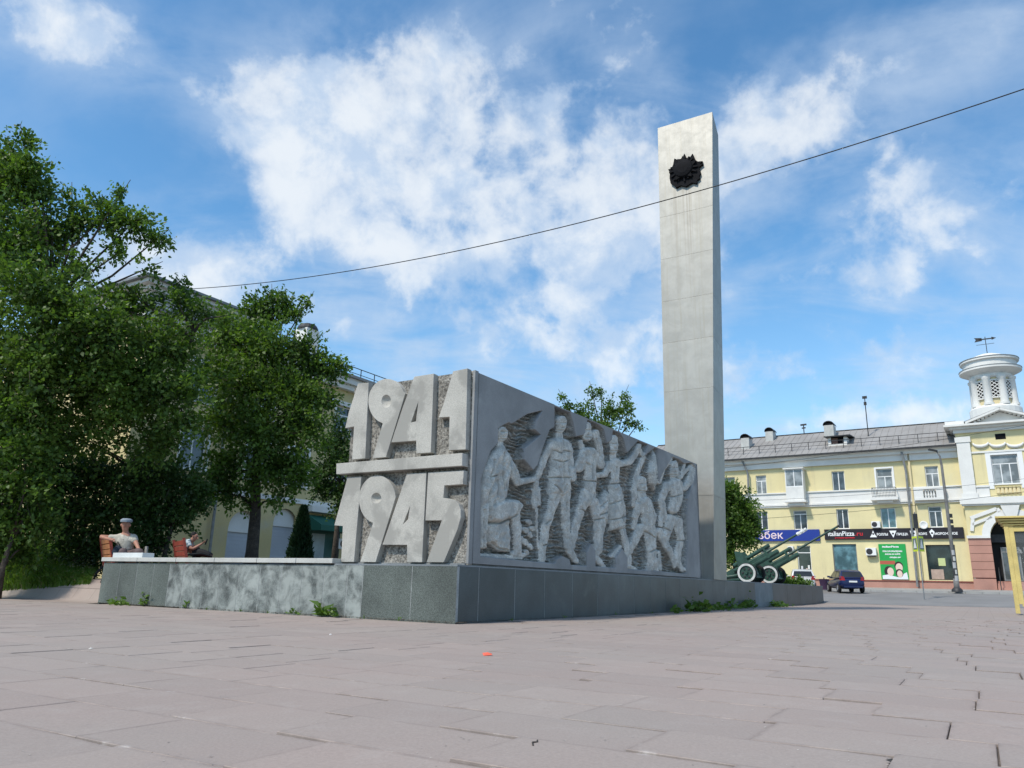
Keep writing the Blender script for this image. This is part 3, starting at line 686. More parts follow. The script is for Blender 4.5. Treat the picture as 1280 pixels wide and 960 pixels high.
# ------------------------------------------------------------------ obelisk
def steel_mat():
    m, gg, b = new_mat('brushed_steel')
    tcn = gg.n('ShaderNodeTexCoord').outputs['Object']; ox, oy, oz = gg.sep(tcn)
    oi = gg.n('ShaderNodeObjectInfo').outputs['Random']
    n1 = gg.noise(tcn, 1.5, 7, 0.62, 0.6); n2 = gg.noise(gg.vmul(tcn, (14, 14, 0.35)), 1.0, 4); n3 = gg.noise(tcn, 5, 5)
    c = gg.mix(gg.ss(n1, 0.3, 0.7), (0.325, 0.315, 0.288), (0.39, 0.377, 0.345))
    c = gg.mix(gg.ss(n2, 0.48, 0.72, 0, 0.6), c, (0.33, 0.31, 0.265))
    # rust and soot run-off below the order
    zw = gg.m('SUBTRACT', 16.6, oz); dy = gg.m('SUBTRACT', oy, 0.42)
    fall = gg.m('MULTIPLY', gg.ss(zw, 0.0, 0.3), gg.ss(zw, 5.0, 0.8))
    wid = gg.ss(gg.m('ABSOLUTE', dy), 0.75, 0.25)
    str_ = gg.ss(gg.noise(gg.vmul(tcn, (0.0, 9.0, 0.12)), 1.0, 3), 0.44, 0.62)
    c = gg.mix(gg.m('MULTIPLY', gg.m('MULTIPLY', fall, wid), gg.m('MULTIPLY', str_, 0.5)), c, (0.24, 0.215, 0.18))
    f = gg.m('ADD', 0.94, gg.m('MULTIPLY', oi, 0.12)); c = gg.mix(1.0, c, gg.comb(f, f, f), 'MULTIPLY')
    gg.set(b.inputs['Base Color'], c); b.inputs['Metallic'].default_value = 0.75
    gg.set(b.inputs['Roughness'], gg.m('ADD', 0.47, gg.m('MULTIPLY', n3, 0.16)))
    b.inputs['Anisotropic'].default_value = 0.0
    bp = gg.n('ShaderNodeBump'); bp.inputs['Strength'].default_value = 0.10; bp.inputs['Distance'].default_value = 0.02
    gg.set(bp.inputs['Height'], n1); gg.nt.links.new(bp.outputs[0], b.inputs['Normal'])
    return m
steel = steel_mat()
obel = thing('obelisk', 'tall stainless steel obelisk with a dark star order near its top', 'obelisk', MON.o, MON.rz)
B4 = [(15.4, -0.06), (17.1, -0.03), (17.1, 1.6), (15.4, 1.6)]; T4 = [(15.4, -0.84), (17.12, -0.58), (17.12, 1.48), (15.4, 1.48)]
ZB_, ZT_ = 1.0, 19.35
def sec(z, ins=0.0):
    t = (z - ZB_) / (ZT_ - ZB_); P = [Vector((a[0] + (b[0] - a[0]) * t, a[1] + (b[1] - a[1]) * t, z)) for a, b in zip(B4, T4)]
    c = sum(P, Vector()) / 4
    return [p + (c - p).normalized() * ins for p in P]
zs = [1.0, MON.on_x(893, 618, 15.4)[1], MON.on_x(860, 487, 15.4)[1], MON.on_x(860, 425, 15.4)[1], MON.on_x(860, 372, 15.4)[1], MON.on_x(860, 318, 15.4)[1], MON.on_x(860, 264, 15.4)[1], ZT_]
MB().hexa(sec(1.02, .03) + sec(ZT_ - .03, .03)).build('core', dark_metal, obel)
for a, b in zip(zs[:-1], zs[1:]):
    MB().hexa(sec(a + .003) + sec(b - .003)).build('steel_panel', steel, obel, bevel=0.003)
MB().hexa(sec(zs[1] - .02, -.012) + sec(zs[1] + .025, -.012)).build('steel_band', steel, obel)
# the order: rayed star with a round shield
oy, oz = 0.40, 17.05
em = thing('star_order', 'black cast iron rayed star order fixed high on the steel obelisk', 'emblem', MON.wor(15.4, oy, oz), MON.rz)
def star_poly(n, r0, r1, ph, jit=0.0, sq=1.0):
    P = []
    for i in range(2 * n):
        r_ = (r0 if i % 2 == 0 else r1) * (1 + random.uniform(-jit, jit)); a = ph + math.pi * i / n
        P.append((r_ * math.sin(a) * sq, r_ * math.cos(a)))
    return P
OUT = [(200, 655), (235, 640), (250, 610), (262, 545), (290, 555), (340, 545), (363, 495), (385, 540), (420, 530), (445, 495), (475, 560), (500, 575), (545, 570), (515, 597), (550, 598), (510, 630), (525, 690), (510, 720), (518, 740), (490, 760), (485, 795), (440, 785), (400, 810), (375, 826), (330, 812), (275, 838), (262, 815), (225, 790), (215, 740), (218, 690), (230, 680)]
OUT = [tuple(a - b for a, b in zip(MON.on_x(810 + x_ / 8, 130 + y_ / 8, 15.3), (oy, oz))) for x_, y_ in OUT]
MB().prism([OUT], lambda a, b: (-0.10, a, b), (0.11, 0, 0)).build('ray_plate', iron, em)
random.seed(9)
MB().prism([star_poly(5, 0.56, 0.30, 0.0)], lambda a, b: (-0.20, a, b), (0.12, 0, 0)).build('star', iron, em)
MB().lathe([(0.0, -0.30), (0.22, -0.285), (0.36, -0.24), (0.40, -0.19), (0.42, -0.08)], 24, axis='x').build('round_shield', iron, em)
b_ = MB()
for k_ in range(16):
    a = k_ * 2 * math.pi / 16 + random.uniform(-.1, .1); r_ = random.uniform(.44, .54)
    b_.bar((-0.16, r_ * math.sin(a) * .7, r_ * math.cos(a) * .7), (-0.13, r_ * 1.12 * math.sin(a), r_ * 1.12 * math.cos(a)), 0.07, 0.05, (1, 0, 0))
b_.build('ray_relief', iron, em)

# ------------------------------------------------------------------ right-hand building (yellow, with the domed corner block)
RB = Frame(Vector((*at(1195, 600, 60).xy, 0.98)), -33)
yellow = surf('yellow_stucco', (0.68, 0.595, 0.34), 0.9, 0.06, 0.6, 25, 0.06, 0.12, stain=(0.66, 0.60, 0.40), sscale=0.4, slo=0.55, shi=0.8)
cream = surf('pale_stucco', (0.65, 0.55, 0.33), 0.9, 0.05, 0.6, 25, 0.05, 0.1)
white_s = surf('white_stucco', (0.70, 0.69, 0.66), 0.85, 0.05, 0.8, 25, 0.06, 0.1, stain=(0.58, 0.575, 0.56), sscale=0.6, slo=0.55, shi=0.8)
pinkst = surf('pink_plinth_stucco', (0.43, 0.23, 0.18), 0.9, 0.08, 0.8, 25, 0.08, 0.15)
dkred = surf('dark_red_ledge', (0.22, 0.07, 0.055), 0.8, 0.08, 0.8, 25, 0.08, 0.1)
roof_m, rg, rb = new_mat('roof_sheet')
_p = rg.n('ShaderNodeNewGeometry').outputs['Position']
rg.set(rb.inputs['Base Color'], rg.mix(rg.ss(rg.noise(_p, 0.5, 5), 0.3, 0.7), (0.24, 0.225, 0.21), (0.31, 0.295, 0.28))); rb.inputs['Roughness'].default_value = 0.75
pane_m = glass_mat('window_pane', (0.055, 0.07, 0.085)); pane_l = glass_mat('curtained_pane', (0.21, 0.225, 0.23), 0.12); shop_g = glass_mat('shop_glass', (0.012, 0.022, 0.024)); blue_g = glass_mat('blue_shop_glass', (0.10, 0.19, 0.22), 0.1)
sash = flat_mat('white_sash', (0.76, 0.76, 0.75), 0.5)
green_awn = flat_mat('green_awning', (0.012, 0.10, 0.07), 0.7)
for mn in ('yellow_stucco', 'cream'):
    if mn in MATS:
        m_ = MATS[mn]; g_ = G(m_.node_tree); b_ = [q for q in m_.node_tree.nodes if q.type == 'BSDF_PRINCIPLED'][0]; src = b_.inputs['Base Color'].links[0].from_socket
        ps = g_.n('ShaderNodeNewGeometry').outputs['Position']; st = g_.ss(g_.noise(g_.vmul(ps, (1.6, 1.6, .16)), 1.0, 5, .62), .55, .80, 0, .55)
        g_.set(b_.inputs['Base Color'], g_.mix(st, src, (.47, .41, .27)))
rbt = thing('yellow_building', 'long yellow three-storey building with white trim and a domed corner block', 'building', RB.o, RB.rz)

def wall_holes(m, x0, x1, z0, z1, holes, y=0.0, dep=0.22):
    xs = sorted({x0, x1, *[h[0] for h in holes], *[h[1] for h in holes]}); zs_ = sorted({z0, z1, *[h[2] for h in holes], *[h[3] for h in holes]})
    xs = [q for q in xs if x0 <= q <= x1]; zs_ = [q for q in zs_ if z0 <= q <= z1]
    for a, b in zip(xs[:-1], xs[1:]):
        for c, d in zip(zs_[:-1], zs_[1:]):
            cx, cz = (a + b) / 2, (c + d) / 2
            if any(h[0] < cx < h[1] and h[2] < cz < h[3] for h in holes): continue
            m.add([(a, y, c), (b, y, c), (b, y, d), (a, y, d)], [(0, 1, 2, 3)])
    for h in holes:
        a, b, c, d = h[:4]; y2 = y + dep
        m.add([(a, y, c), (a, y2, c), (a, y2, d), (a, y, d)], [(0, 1, 2, 3)]); m.add([(b, y, c), (b, y, d), (b, y2, d), (b, y2, c)], [(0, 1, 2, 3)])
        m.add([(a, y, d), (a, y2, d), (b, y2, d), (b, y, d)], [(0, 1, 2, 3)]); m.add([(a, y, c), (b, y, c), (b, y2, c), (a, y2, c)], [(0, 1, 2, 3)])
def window(par, a, b, c, d, y=0.0, nv=2, transom=None, glass=None, inset=0.14, sill=True, fw_=0.07, fm=None, surround=0.0):
    m = MB(); ya, yb = y + inset, y + inset + 0.06
    m.box(a, a + fw_, ya, yb, c, d); m.box(b - fw_, b, ya, yb, c, d); m.box(a + fw_, b - fw_, ya, yb, c, c + fw_); m.box(a + fw_, b - fw_, ya, yb, d - fw_, d)
    for i in range(1, nv): xm = a + (b - a) * i / nv; m.box(xm - fw_ * .5, xm + fw_ * .5, ya + .004, yb - .004, c + fw_, (transom if transom else d - fw_))
    if transom: m.box(a + fw_, b - fw_, ya + .002, yb - .002, transom, transom + fw_)
    if surround:
        s_ = surround; m.box(a - s_, a - .002, y - .05, y + .02, c - s_, d + s_); m.box(b + .002, b + s_, y - .05, y + .02, c - s_, d + s_); m.box(a - .001, b + .001, y - .05, y + .02, d + .002, d + s_)
    f = m.build('window', fm or sash, par)
    MB().box(a + .02, b - .02, yb - 0.035, yb - 0.02, c + .02, d - .02).build('pane', glass or pane_m, f)
    if sill: MB().box(a - .06, b + .06, y - .08, y + inset - .004, c - .06, c - .002).build('sill', white_s, f)
    return f

XL = RB.on_y(795, 560)[0]; ZEV = RB.on_y(1100, 564)[1]; XJ = RB.on_y(1143, 640)[0]; XP = RB.on_y(1201, 600)[0]
rects = {k_: RB.rect_y(*r_) for k_, r_ in dict(
    t1=(945, 593, 958, 616), t2=(1040, 588, 1056, 613), t3=(1096, 585, 1116, 614), t4=(1157, 585, 1174, 611), t0=(905, 597, 919, 618),
    m0=(944, 639, 960, 664), m1=(992, 638, 1009, 663), m2=(1046, 636, 1061, 661), m3=(1101, 635, 1120, 659), m4=(1161, 633, 1178, 658),
    sA=(1042, 680, 1072, 724), sB=(1159, 681, 1196, 725), door=(997, 682, 1014, 716), sC=(952, 684, 966, 722)).items()}
for k_ in ('t', 'm'):
    z0 = np.mean([rects[k_ + i][2] for i in '124']); z1 = np.mean([rects[k_ + i][3] for i in '124'])
    for i in '01234':
        r_ = list(rects[k_ + i]); r_[2] = z0 if not (k_ == 't' and i in '34') else z0 - .45; r_[3] = z1; rects[k_ + i] = tuple(r_)
rects['door'] = (rects['door'][0], rects['door'][1], 0.35, rects['door'][3])
zb0, zb1 = RB.on_y(1000, 634)[1], RB.on_y(1000, 615)[1]
zbase = RB.on_y(1100, 725)[1]
w = MB(); HL = [rects[q] for q in rects]
wall_holes(w, XL, XP, zbase, ZEV, [h for h in HL if h[1] < XP and h[2] >= zbase - .05] + [(rects['door'][0], rects['door'][1], zbase, rects['door'][3])])
w.build('wall', yellow, rbt)
lw = MB(); lw.box(XL, rects['door'][0], -0.06, 0.3, -1.2, zbase - .10); lw.box(rects['door'][1], XP, -0.06, 0.3, -1.2, zbase - .10)
lw.build('plinth', pinkst, rbt)
MB().box(XL, rects['door'][0], -0.11, 0.3, zbase - .097, zbase).build('plinth_ledge', dkred, rbt); MB().box(rects['door'][1], XP, -0.11, 0.3, zbase - .097, zbase).build('plinth_ledge', dkred, rbt)
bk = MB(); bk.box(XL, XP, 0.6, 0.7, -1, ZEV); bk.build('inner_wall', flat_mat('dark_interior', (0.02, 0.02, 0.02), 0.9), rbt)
# the slightly recessed looking right-hand bay gets a raised edge strip
MB().box(XJ - .05, XJ + .10, -0.22, -0.003, zbase + .003, ZEV - .01).build('bay_edge', cream, rbt)
bm_ = MB(); bm_.box(XL, XP, -0.05, -0.003, zb0 + .28, zb1 - .11)
bm_.build('white_band', white_s, rbt)
bm_ = MB(); bm_.box(XL, XP, -0.16, -0.004, zb1 - .108, zb1); bm_.box(XL, XP, -0.20, -0.004, zb0 + .14, zb0 + .277); bm_.box(XL, XP, -0.12, -0.004, zb0, zb0 + .138); bm_.build('string_course', white_s, rbt)
cn = MB(); cn.box(XL, XP, -0.22, -0.004, ZEV - .95, ZEV - .42); cn.box(XL, XP, -0.50, -0.004, ZEV - .418, ZEV - .16); cn.box(XL, XP, -0.72, -0.004, ZEV - .158, ZEV - .03); cn.build('cornice', white_s, rbt)
# roof
ZRG, YR = RB.on_y(1000, 543, 6.0)[1], 6.0
XR_END = RB.on_y(1186, 535, 3)[0]
m = MB(); m.hexa([(XL, -.85, ZEV - .028), (XP, -.85, ZEV - .028), (XP, 12.8, ZEV - .028), (XL, 12.8, ZEV - .028), (XL, -.85, ZEV + .02), (XP, -.85, ZEV + .02), (XP, 12.8, ZEV + .02), (XL, 12.8, ZEV + .02)])
m.add([(XL, -.85, ZEV + .02), (XP, -.85, ZEV + .02), (XP, YR, ZRG), (XL, YR, ZRG), (XP, 12.8, ZEV + .02), (XL, 12.8, ZEV + .02)], [(0, 1, 2, 3), (3, 2, 4, 5), (0, 3, 5), (1, 4, 2)])
rf = m.build('roof', roof_m, rbt)
# standing ribs of the roof sheets
m = MB(); xx = XL
while xx < XP:
    m.bar((xx, -.84, ZEV + .035), (xx, YR, ZRG + .012), .05, .035); xx += 0.55
tag(m.build('roof_rib', roof_m, rf), kind='stuff')
MB().bar((XL, YR, ZRG + .03), (XP, YR, ZRG + .03), .25, .06).build('ridge_cap', dark_metal, rf)
# eave gutter edge and guard rail
MB().box(XL, XP, -0.95, -0.852, ZEV - .10, ZEV + .03).build('gutter', dark_metal, rf)
def roof_z(yy): return ZEV + .02 + (ZRG - ZEV) * (yy + .85) / (YR + .85)
m = MB(); yy = 0.35; zr_ = roof_z(yy)
for xx in np.arange(XL + .5, XP - .2, 1.45): m.bar((xx, yy, zr_), (xx, yy, zr_ + .72), .05, .05)
m.bar((XL, yy, zr_ + .7), (XP, yy, zr_ + .7), .045, .045); m.bar((XL, yy, zr_ + .36), (XP, yy, zr_ + .36), .03, .03)
m.build('guard_rail', dark_metal, rf)
surf('chimney_render', (.46, .46, .44), .9, .12, 2, 25, .12, .2)
def chimney(px, pyb, pyt, half, y):
    x_, z1 = RB.on_y(px, pyt, y); zb = roof_z(y) - .6
    c = MB().box(x_ - half, x_ + half, y - .35, y + .9, zb, z1 - .25).build('chimney', MATS['chimney_render'], rf)
    m = MB()
    for i in range(7):
        a0, a1 = math.pi * i / 7, math.pi * (i + 1) / 7
        m.hexa([(x_ - (half + .06) * math.cos(a0), y - .42, z1 - .249 + .34 * math.sin(a0)), (x_ - (half + .06) * math.cos(a1), y - .42, z1 - .249 + .34 * math.sin(a1)), (x_ - (half + .06) * math.cos(a1), y + .97, z1 - .249 + .34 * math.sin(a1)), (x_ - (half + .06) * math.cos(a0), y + .97, z1 - .249 + .34 * math.sin(a0)),
                (x_ - (half + .06) * math.cos(a0), y - .42, z1 - .20 + .36 * math.sin(a0)), (x_ - (half + .06) * math.cos(a1), y - .42, z1 - .20 + .36 * math.sin(a1)), (x_ - (half + .06) * math.cos(a1), y + .97, z1 - .20 + .36 * math.sin(a1)), (x_ - (half + .06) * math.cos(a0), y + .97, z1 - .20 + .36 * math.sin(a0))])
    m.build('cowl', dark_metal, c)
    MB().box(x_ - half + .08, x_ + half - .08, y - .30, y + .85, z1 - .252, z1 - .02).build('flue', iron, c)
chimney(932, 563, 545, .38, 2.6); chimney(962, 549, 537, .36, 4.8); chimney(1036, 545, 529, .42, 4.2)
# dormer
xa, _ = RB.on_y(1035, 553, 1.2); xb, zt_ = RB.on_y(1058, 545.5, 1.2); zd = roof_z(1.2) + .05
d_ = MB(); d_.box(xa, xa + .25, 1.2, 4.4, zd - .3, zt_); d_.box(xb - .25, xb, 1.2, 4.4, zd - .3, zt_); d_.box(xa + .25, xb - .25, 1.2, 4.4, zd - .3, zd + .10)
dm = d_.build('dormer', white_s, rf)
m = MB(); m.hexa([(xa - .25, 0.85, zt_), (xb + .35, 0.85, zt_ + .02), (xb + .35, 5.2, zt_ + .35), (xa - .25, 5.2, zt_ + .35), (xa - .25, 0.85, zt_ + .09), (xb + .35, 0.85, zt_ + .11), (xb + .35, 5.2, zt_ + .44), (xa - .25, 5.2, zt_ + .44)]); m.build('dormer_roof', dark_metal, dm)
MB().box(xa + .25, xb - .25, 1.4, 1.45, zd + .12, zt_).build('dormer_opening', iron, dm)
MB().box(xa + .3, xa + .8, 1.32, 1.38, zd + .14, zt_ - .05).build('shutter', surf('shutter_wood', (.13, .075, .06), .8), dm)
# aerials
xm, _ = RB.on_y(1083, 520, 3.5); _, zm = RB.on_y(1082, 495, 3.5)
m = MB(); m.tube([(xm, 3.5, roof_z(3.5) - .1), (xm, 3.5, zm)], .045, 6); m.bar((xm - .2, 3.5, zm - .12), (xm + .2, 3.5, zm - .12), .04, .25); m.bar((xm - .12, 3.5, zm - .7), (xm + .12, 3.5, zm - .7), .04, .3)
m.build('aerial', dark_metal, rf)
xm, _ = RB.on_y(1005, 540, 6.1); _, zm = RB.on_y(1005, 531, 6.1)
m = MB(); m.tube([(xm, 6.1, ZRG - .1), (xm, 6.1, zm)], .05, 6); m.bar((xm - .28, 6.1, zm), (xm + .28, 6.1, zm + .02), .1, .16); m.bar((xm - .18, 6.1, zm - .32), (xm + .18, 6.1, zm - .3), .08, .12); m.build('aerial', dark_metal, rf)
# windows
for k_, nv, tr, gl in (('t0', 2, .68, pane_l), ('t1', 2, .68, pane_l), ('t2', 2, None, pane_m), ('t3', 2, .68, pane_l), ('t4', 2, .70, pane_l), ('m0', 2, None, pane_m), ('m1', 2, .78, pane_m), ('m2', 2, None, pane_m), ('m3', 2, None, blue_g), ('m4', 2, .74, pane_m)):
    a, b, c, d = rects[k_]
    window(rbt, a, b, c, d, nv=nv, transom=(c + (d - c) * tr if tr else None), glass=gl, surround=0.14 if k_ == 't3' else 0)
a, b, c, d = rects['sA']; window(rbt, a, b, c, d, nv=1, glass=blue_g, fm=grey_metal, sill=False)
a, b, c, d = rects['sB']; window(rbt, a, b, c, d, nv=1, glass=shop_g, fm=dark_metal, sill=False)
MB().box(a + .2, a + (b - a) * .52, .06, .10, c + .05, c + (d - c) * .30).build('counter_panel', surf('wood_panel', (.42, .31, .25), .7), rbt)
MB().box(a + (b - a) * .38, a + (b - a) * .62, .08, .10, c + (d - c) * .40, c + (d - c) * .62).build('notice', flat_mat('notice_paper', (.50, .56, .26), .7), rbt)
a, b, c, d = rects['sC']; window(rbt, a, b, c, d, nv=1, glass=pane_m, sill=False)
a, b, c, d = rects['door']
dr = window(rbt, a, b, c + .05, d, nv=1, transom=c + (d - c) * .80, glass=shop_g, sill=False); dr.name = 'shop_door'
for i, (fx, fz, cl) in enumerate(((.2, .36, (.6, .6, .62)), (.55, .3, (.55, .4, .35)), (.7, .38, (.7, .7, .66)), (.4, .22, (.5, .5, .5)))):
    MB().box(a + (b - a) * fx, a + (b - a) * (fx + .14), .10, .13, c + (d - c) * fz, c + (d - c) * (fz + .10)).build('poster', flat_mat('poster_%d' % i, cl, .7), dr)
# glazed balcony
a, b, c, d = RB.rect_y(985, 588, 1007, 627); zmid = RB.on_y(996, 610)[1]
bl = MB(); bl.box(a, b, -0.95, -0.003, c, zmid); bal = bl.build('balcony', white_s, rbt)
window(bal, a, b, zmid + .002, d, y=-1.05, nv=2, glass=pane_l, sill=False).name = 'balcony_window'
MB().box(a - .12, b + .12, -1.1, -0.003, d, d + .1).build('balcony_roof', white_s, bal); MB().box(a - .15, b + .15, -1.1, -0.21, c - .16, c - .003).build('balcony_slab', white_s, bal)
m = MB(); m.box(b - .06, b, -0.84, -0.003, zmid, d); m.box(a, a + .06, -0.84, -0.003, zmid, d); m.build('side_post', white_s, bal); MB().box(a + .1, b - .1, -.8, -0.21, c - .42, c - .163).build('bracket', white_s, bal)
# open balcony with a light rail
a, b, c, d = RB.rect_y(1092, 611, 1121, 623)
bl = MB(); bl.box(a - .15, b + .15, -1.0, -0.205, c - .22, c - .003); bl.box(a + .3, b - .3, -.7, -0.205, c - .42, c - .223); bal = bl.build('balcony', white_s, rbt)
m = MB(); m.bar((a, -.95, d), (b, -.95, d), .05, .05); m.bar((a, -.95, c + .1), (b, -.95, c + .1), .04, .04); m.bar((a, -.95, d), (a, -.2, d), .05, .05); m.bar((b, -.95, d), (b, -.2, d), .05, .05)
for i in range(17): xx = a + (b - a) * i / 16; m.bar((xx, -.95, c), (xx, -.95, d), .028, .028)
m.build('balcony_rail', grey_metal, bal)
# balustrade under the right-hand window
a, b, c, d = RB.rect_y(1143, 611, 1183, 624)
bl = MB(); bl.box(a, b, -.55, -.205, c - .1, c + .08); bl.box(a, b, -.55, -.205, d - .1, d + .04); bl.box(a, a + (b - a) * .30, -.50, -.25, c + .082, d - .102); bl.box(b - (b - a) * .30, b, -.50, -.25, c + .082, d - .102)
bal = bl.build('balustrade', white_s, rbt)
for i in range(4):
    xx = a + (b - a) * (.37 + .087 * i); h_ = d - .102 - c - .082
    MB().lathe([(.05, 0), (.09, h_ * .3), (.05, h_ * .6), (.07, h_)], 8, (xx, -.38, c + .082)).build('baluster', white_s, bal)
# downpipes
for pts in (((1128, 566), (1133, 590), (1148, 738)), ((930, 577), (936, 592), (938, 640))):
    m = MB(); P = [RB.on_y(*p) for p in pts]; m.tube([(P[0][0], -.6, P[0][1]), (P[1][0], -.34, P[1][1]), (P[2][0], -.34, max(.25, P[2][1]))], .085, 8); m.build('downpipe', grey_metal, rbt)
# corner block ---------------------------------------------------
PY0 = -0.55
XP0 = RB.on_y(1201, 600, PY0)[0]; XPC = RB.on_y(1257, 600, PY0)[0]; XP1 = 2 * XPC - XP0
zsp = RB.on_y(1268, 671, PY0)[1]; xac = RB.on_y(1268, 671, PY0)[0]; ra = xac - RB.on_y(1238, 671, PY0)[0]
zent = RB.on_y(1240, 548, PY0)[1]; zcorn = RB.on_y(1230, 531, PY0)[1]; zpk = RB.on_y(1249, 511, PY0)[1]
wr = RB.rect_y(1240, 568, 1274, 605, PY0)
zpl = RB.on_y(1225, 672, PY0)[1]
m = MB()
# wall above the arch springing, built in strips round the arch
NA = 14
zlo = zpl
def strip(a, b, c, d): m.add([(a, PY0, c), (b, PY0, c), (b, PY0, d), (a, PY0, d)], [(0, 1, 2, 3)])
strip(XP0, xac - ra, zlo, wr[2] - .9); strip(xac + ra, XP1, zlo, wr[2] - .9)
for i in range(NA):
    a0, a1 = math.pi - math.pi * i / NA, math.pi - math.pi * (i + 1) / NA
    x0, x1 = xac + ra * math.cos(a0), xac + ra * math.cos(a1); z0, z1 = zsp + ra * math.sin(a0), zsp + ra * math.sin(a1)
    m.add([(x0, PY0, z0), (x1, PY0, z1), (x1, PY0, wr[2] - .9), (x0, PY0, wr[2] - .9)], [(0, 1, 2, 3)])
    m.add([(x0, PY0, z0), (x0, PY0 + 1.4, z0), (x1, PY0 + 1.4, z1), (x1, PY0, z1)], [(0, 1, 2, 3)])
strip(XP0, wr[0], wr[2] - .9, zcorn); strip(wr[1], XP1, wr[2] - .9, zcorn); strip(wr[0], wr[1], wr[2] - .9, wr[2]); strip(wr[0], wr[1], wr[3], zcorn)
m.add([(XP0, PY0, zlo), (XP0, PY0, zcorn), (XP0, 6, zcorn), (XP0, 6, zlo)], [(0, 1, 2, 3)]); m.add([(XP1, PY0, zlo), (XP1, 6, zlo), (XP1, 6, zcorn), (XP1, PY0, zcorn)], [(0, 1, 2, 3)])
m.build('corner_block_wall', yellow, rbt)
bk = MB(); bk.box(XP0 + .1, XP1 - .1, 0.9, 1.0, -1, zcorn); bk.build('inner_wall', MATS['dark_interior'], rbt)
# pink rusticated pier, block by block
for sgn in (0, 1):
    xa, xb = (XP0, xac - ra) if sgn == 0 else (xac + ra, XP1)
    zc = -1.2; hs = [1.2 + .95, .045] + [(zpl - .995) / 5] * 5
    for i, h_ in enumerate(hs):
        pr = .06 if i == 0 else (.09 if i == 1 else .04)
        MB().box(xa - (.04 if sgn == 0 else 0), xb, PY0 - pr, PY0 + .9, zc + .012, zc + h_ - .012).build('pier_block' if i != 1 else 'plinth_ledge', pinkst if i != 1 else dkred, rbt, bevel=.015)
        zc += h_
MB().box(XP0 - .1, xac - ra, PY0 - .16, PY0 - .003, zpl - .05, zpl + .16).build('impost', white_s, rbt)
# archivolt
m = MB(); ro = ra + .55
for i in range(NA):
    a0, a1 = math.pi - math.pi * i / NA, math.pi - math.pi * (i + 1) / NA
    P = []
    for yy in (PY0 - .12, PY0 - .003):
        for a_, r_ in ((a0, ra + .004), (a1, ra + .004), (a1, ro), (a0, ro)): P.append((xac + r_ * math.cos(a_), yy, zsp + r_ * math.sin(a_)))
    m.hexa(P)
m.build('archivolt', white_s, rbt)
zb_a, zb_b = RB.on_y(1230, 632, PY0)[1], RB.on_y(1230, 622, PY0)[1]
MB().hexa([(xac - .35, PY0 - .26, zsp + ra - .05), (xac + .35, PY0 - .26, zsp + ra - .05), (xac + .35, PY0 - .125, zsp + ra - .05), (xac - .35, PY0 - .125, zsp + ra - .05), (xac - .62, PY0 - .3, zb_a - .05), (xac + .62, PY0 - .3, zb_a - .05), (xac + .62, PY0 - .125, zb_a - .05), (xac - .62, PY0 - .125, zb_a - .05)]).build('keystone', white_s, rbt)
# wing ornament in the spandrel
m = MB()
for (p, q, w_) in (((1213, 648), (1246, 636), .28), ((1215, 656), (1240, 646), .22), ((1216, 649), (1215, 664), .25), ((1246, 636), (1250, 640), .3)):
    a, b = RB.on_y(*p, PY0), RB.on_y(*q, PY0); m.bar((a[0], PY0 - .07, a[1]), (b[0], PY0 - .07, b[1]), .1, w_, (0, 0, 1))
m.build('spandrel_relief', white_s, rbt, bevel=.02)
m = MB(); m.box(XP0 - .15, XP1, PY0 - .22, PY0 - .003, zb_a, zb_a + .12); m.box(XP0 - .25, XP1, PY0 - .34, PY0 - .003, zb_a + .122, zb_b); m.build('string_course', white_s, rbt)
zs3 = RB.on_y(1230, 606, PY0)[1]
for (a, b) in ((XP0 + .95, wr[0] - .35), (wr[1] + .35, XP1 - 1.02)):
    MB().box(a, b, PY0 - .10, PY0 - .003, zb_b + .003, zs3 - .2).build('parapet_panel', white_s, rbt); MB().box(a, b, PY0 - .18, PY0 - .003, zs3 - .197, zs3 - .05).build('parapet_ledge', white_s, rbt)
m = MB()
for i in range(6): xx = wr[0] + .1 + (wr[1] - wr[0] - .2) * (i + .5) / 6; m.lathe([(.05, 0), (.16, .1), (.10, .45), (.16, .55)], 8, (xx, PY0 - .05, zb_b + .2))
m.build('garland_panel', cream, rbt)
# pilasters at the edge
zpb = zb_b + .003
for xx in (XP0 + .02, XP1 - 1.0):
    m = MB(); m.box(xx, xx + .92, PY0 - .22, PY0 - .003, zpb + .35, zent - .2); m.box(xx - .1, xx + 1.02, PY0 - .30, PY0 - .003, zpb, zpb + .347); m.box(xx - .08, xx + 1.0, PY0 - .28, PY0 - .003, zent - .197, zent + .25); m.build('pilaster', white_s, rbt)
# big window
window(rbt, *wr, y=PY0, nv=3, transom=wr[2] + (wr[3] - wr[2]) * .68, glass=pane_l, surround=.34)
# swags
for px in (1226, 1247, 1269):
    xc_, z_c = RB.on_y(px, 556, PY0); m = MB()
    m.tube([(xc_ + .52 * math.cos(R(a)), PY0 - .08, z_c + .16 - .30 * math.sin(R(a))) for a in range(0, 181, 20)], [.05 + .09 * math.sin(R(a)) for a in range(0, 181, 20)], 6); m.build('swag', white_s, rbt, smooth=True)
z_w = RB.on_y(1250, 565, PY0)[1]
MB().box(XP0 + .9, XP1 - .9, PY0 - .09, PY0 - .003, z_w, z_w + .14).build('string_course', white_s, rbt)
a, b, c, d = RB.rect_y(1244, 542, 1257, 549, PY0); MB().box(a, b, PY0 - .02, PY0 + .05, c, d).build('vent', iron, rbt)
m = MB(); m.box(XP0 - .1, XP1 + .1, PY0 - .18, PY0 + 5, zcorn - .55, zcorn - .25); m.box(XP0 - .35, XP1 + .35, PY0 - .45, PY0 + 5, zcorn - .248, zcorn - .08); m.box(XP0 - .7, XP1 + .7, PY0 - .75, PY0 + 5, zcorn - .078, zcorn + .08)
m.build('cornice', white_s, rbt)
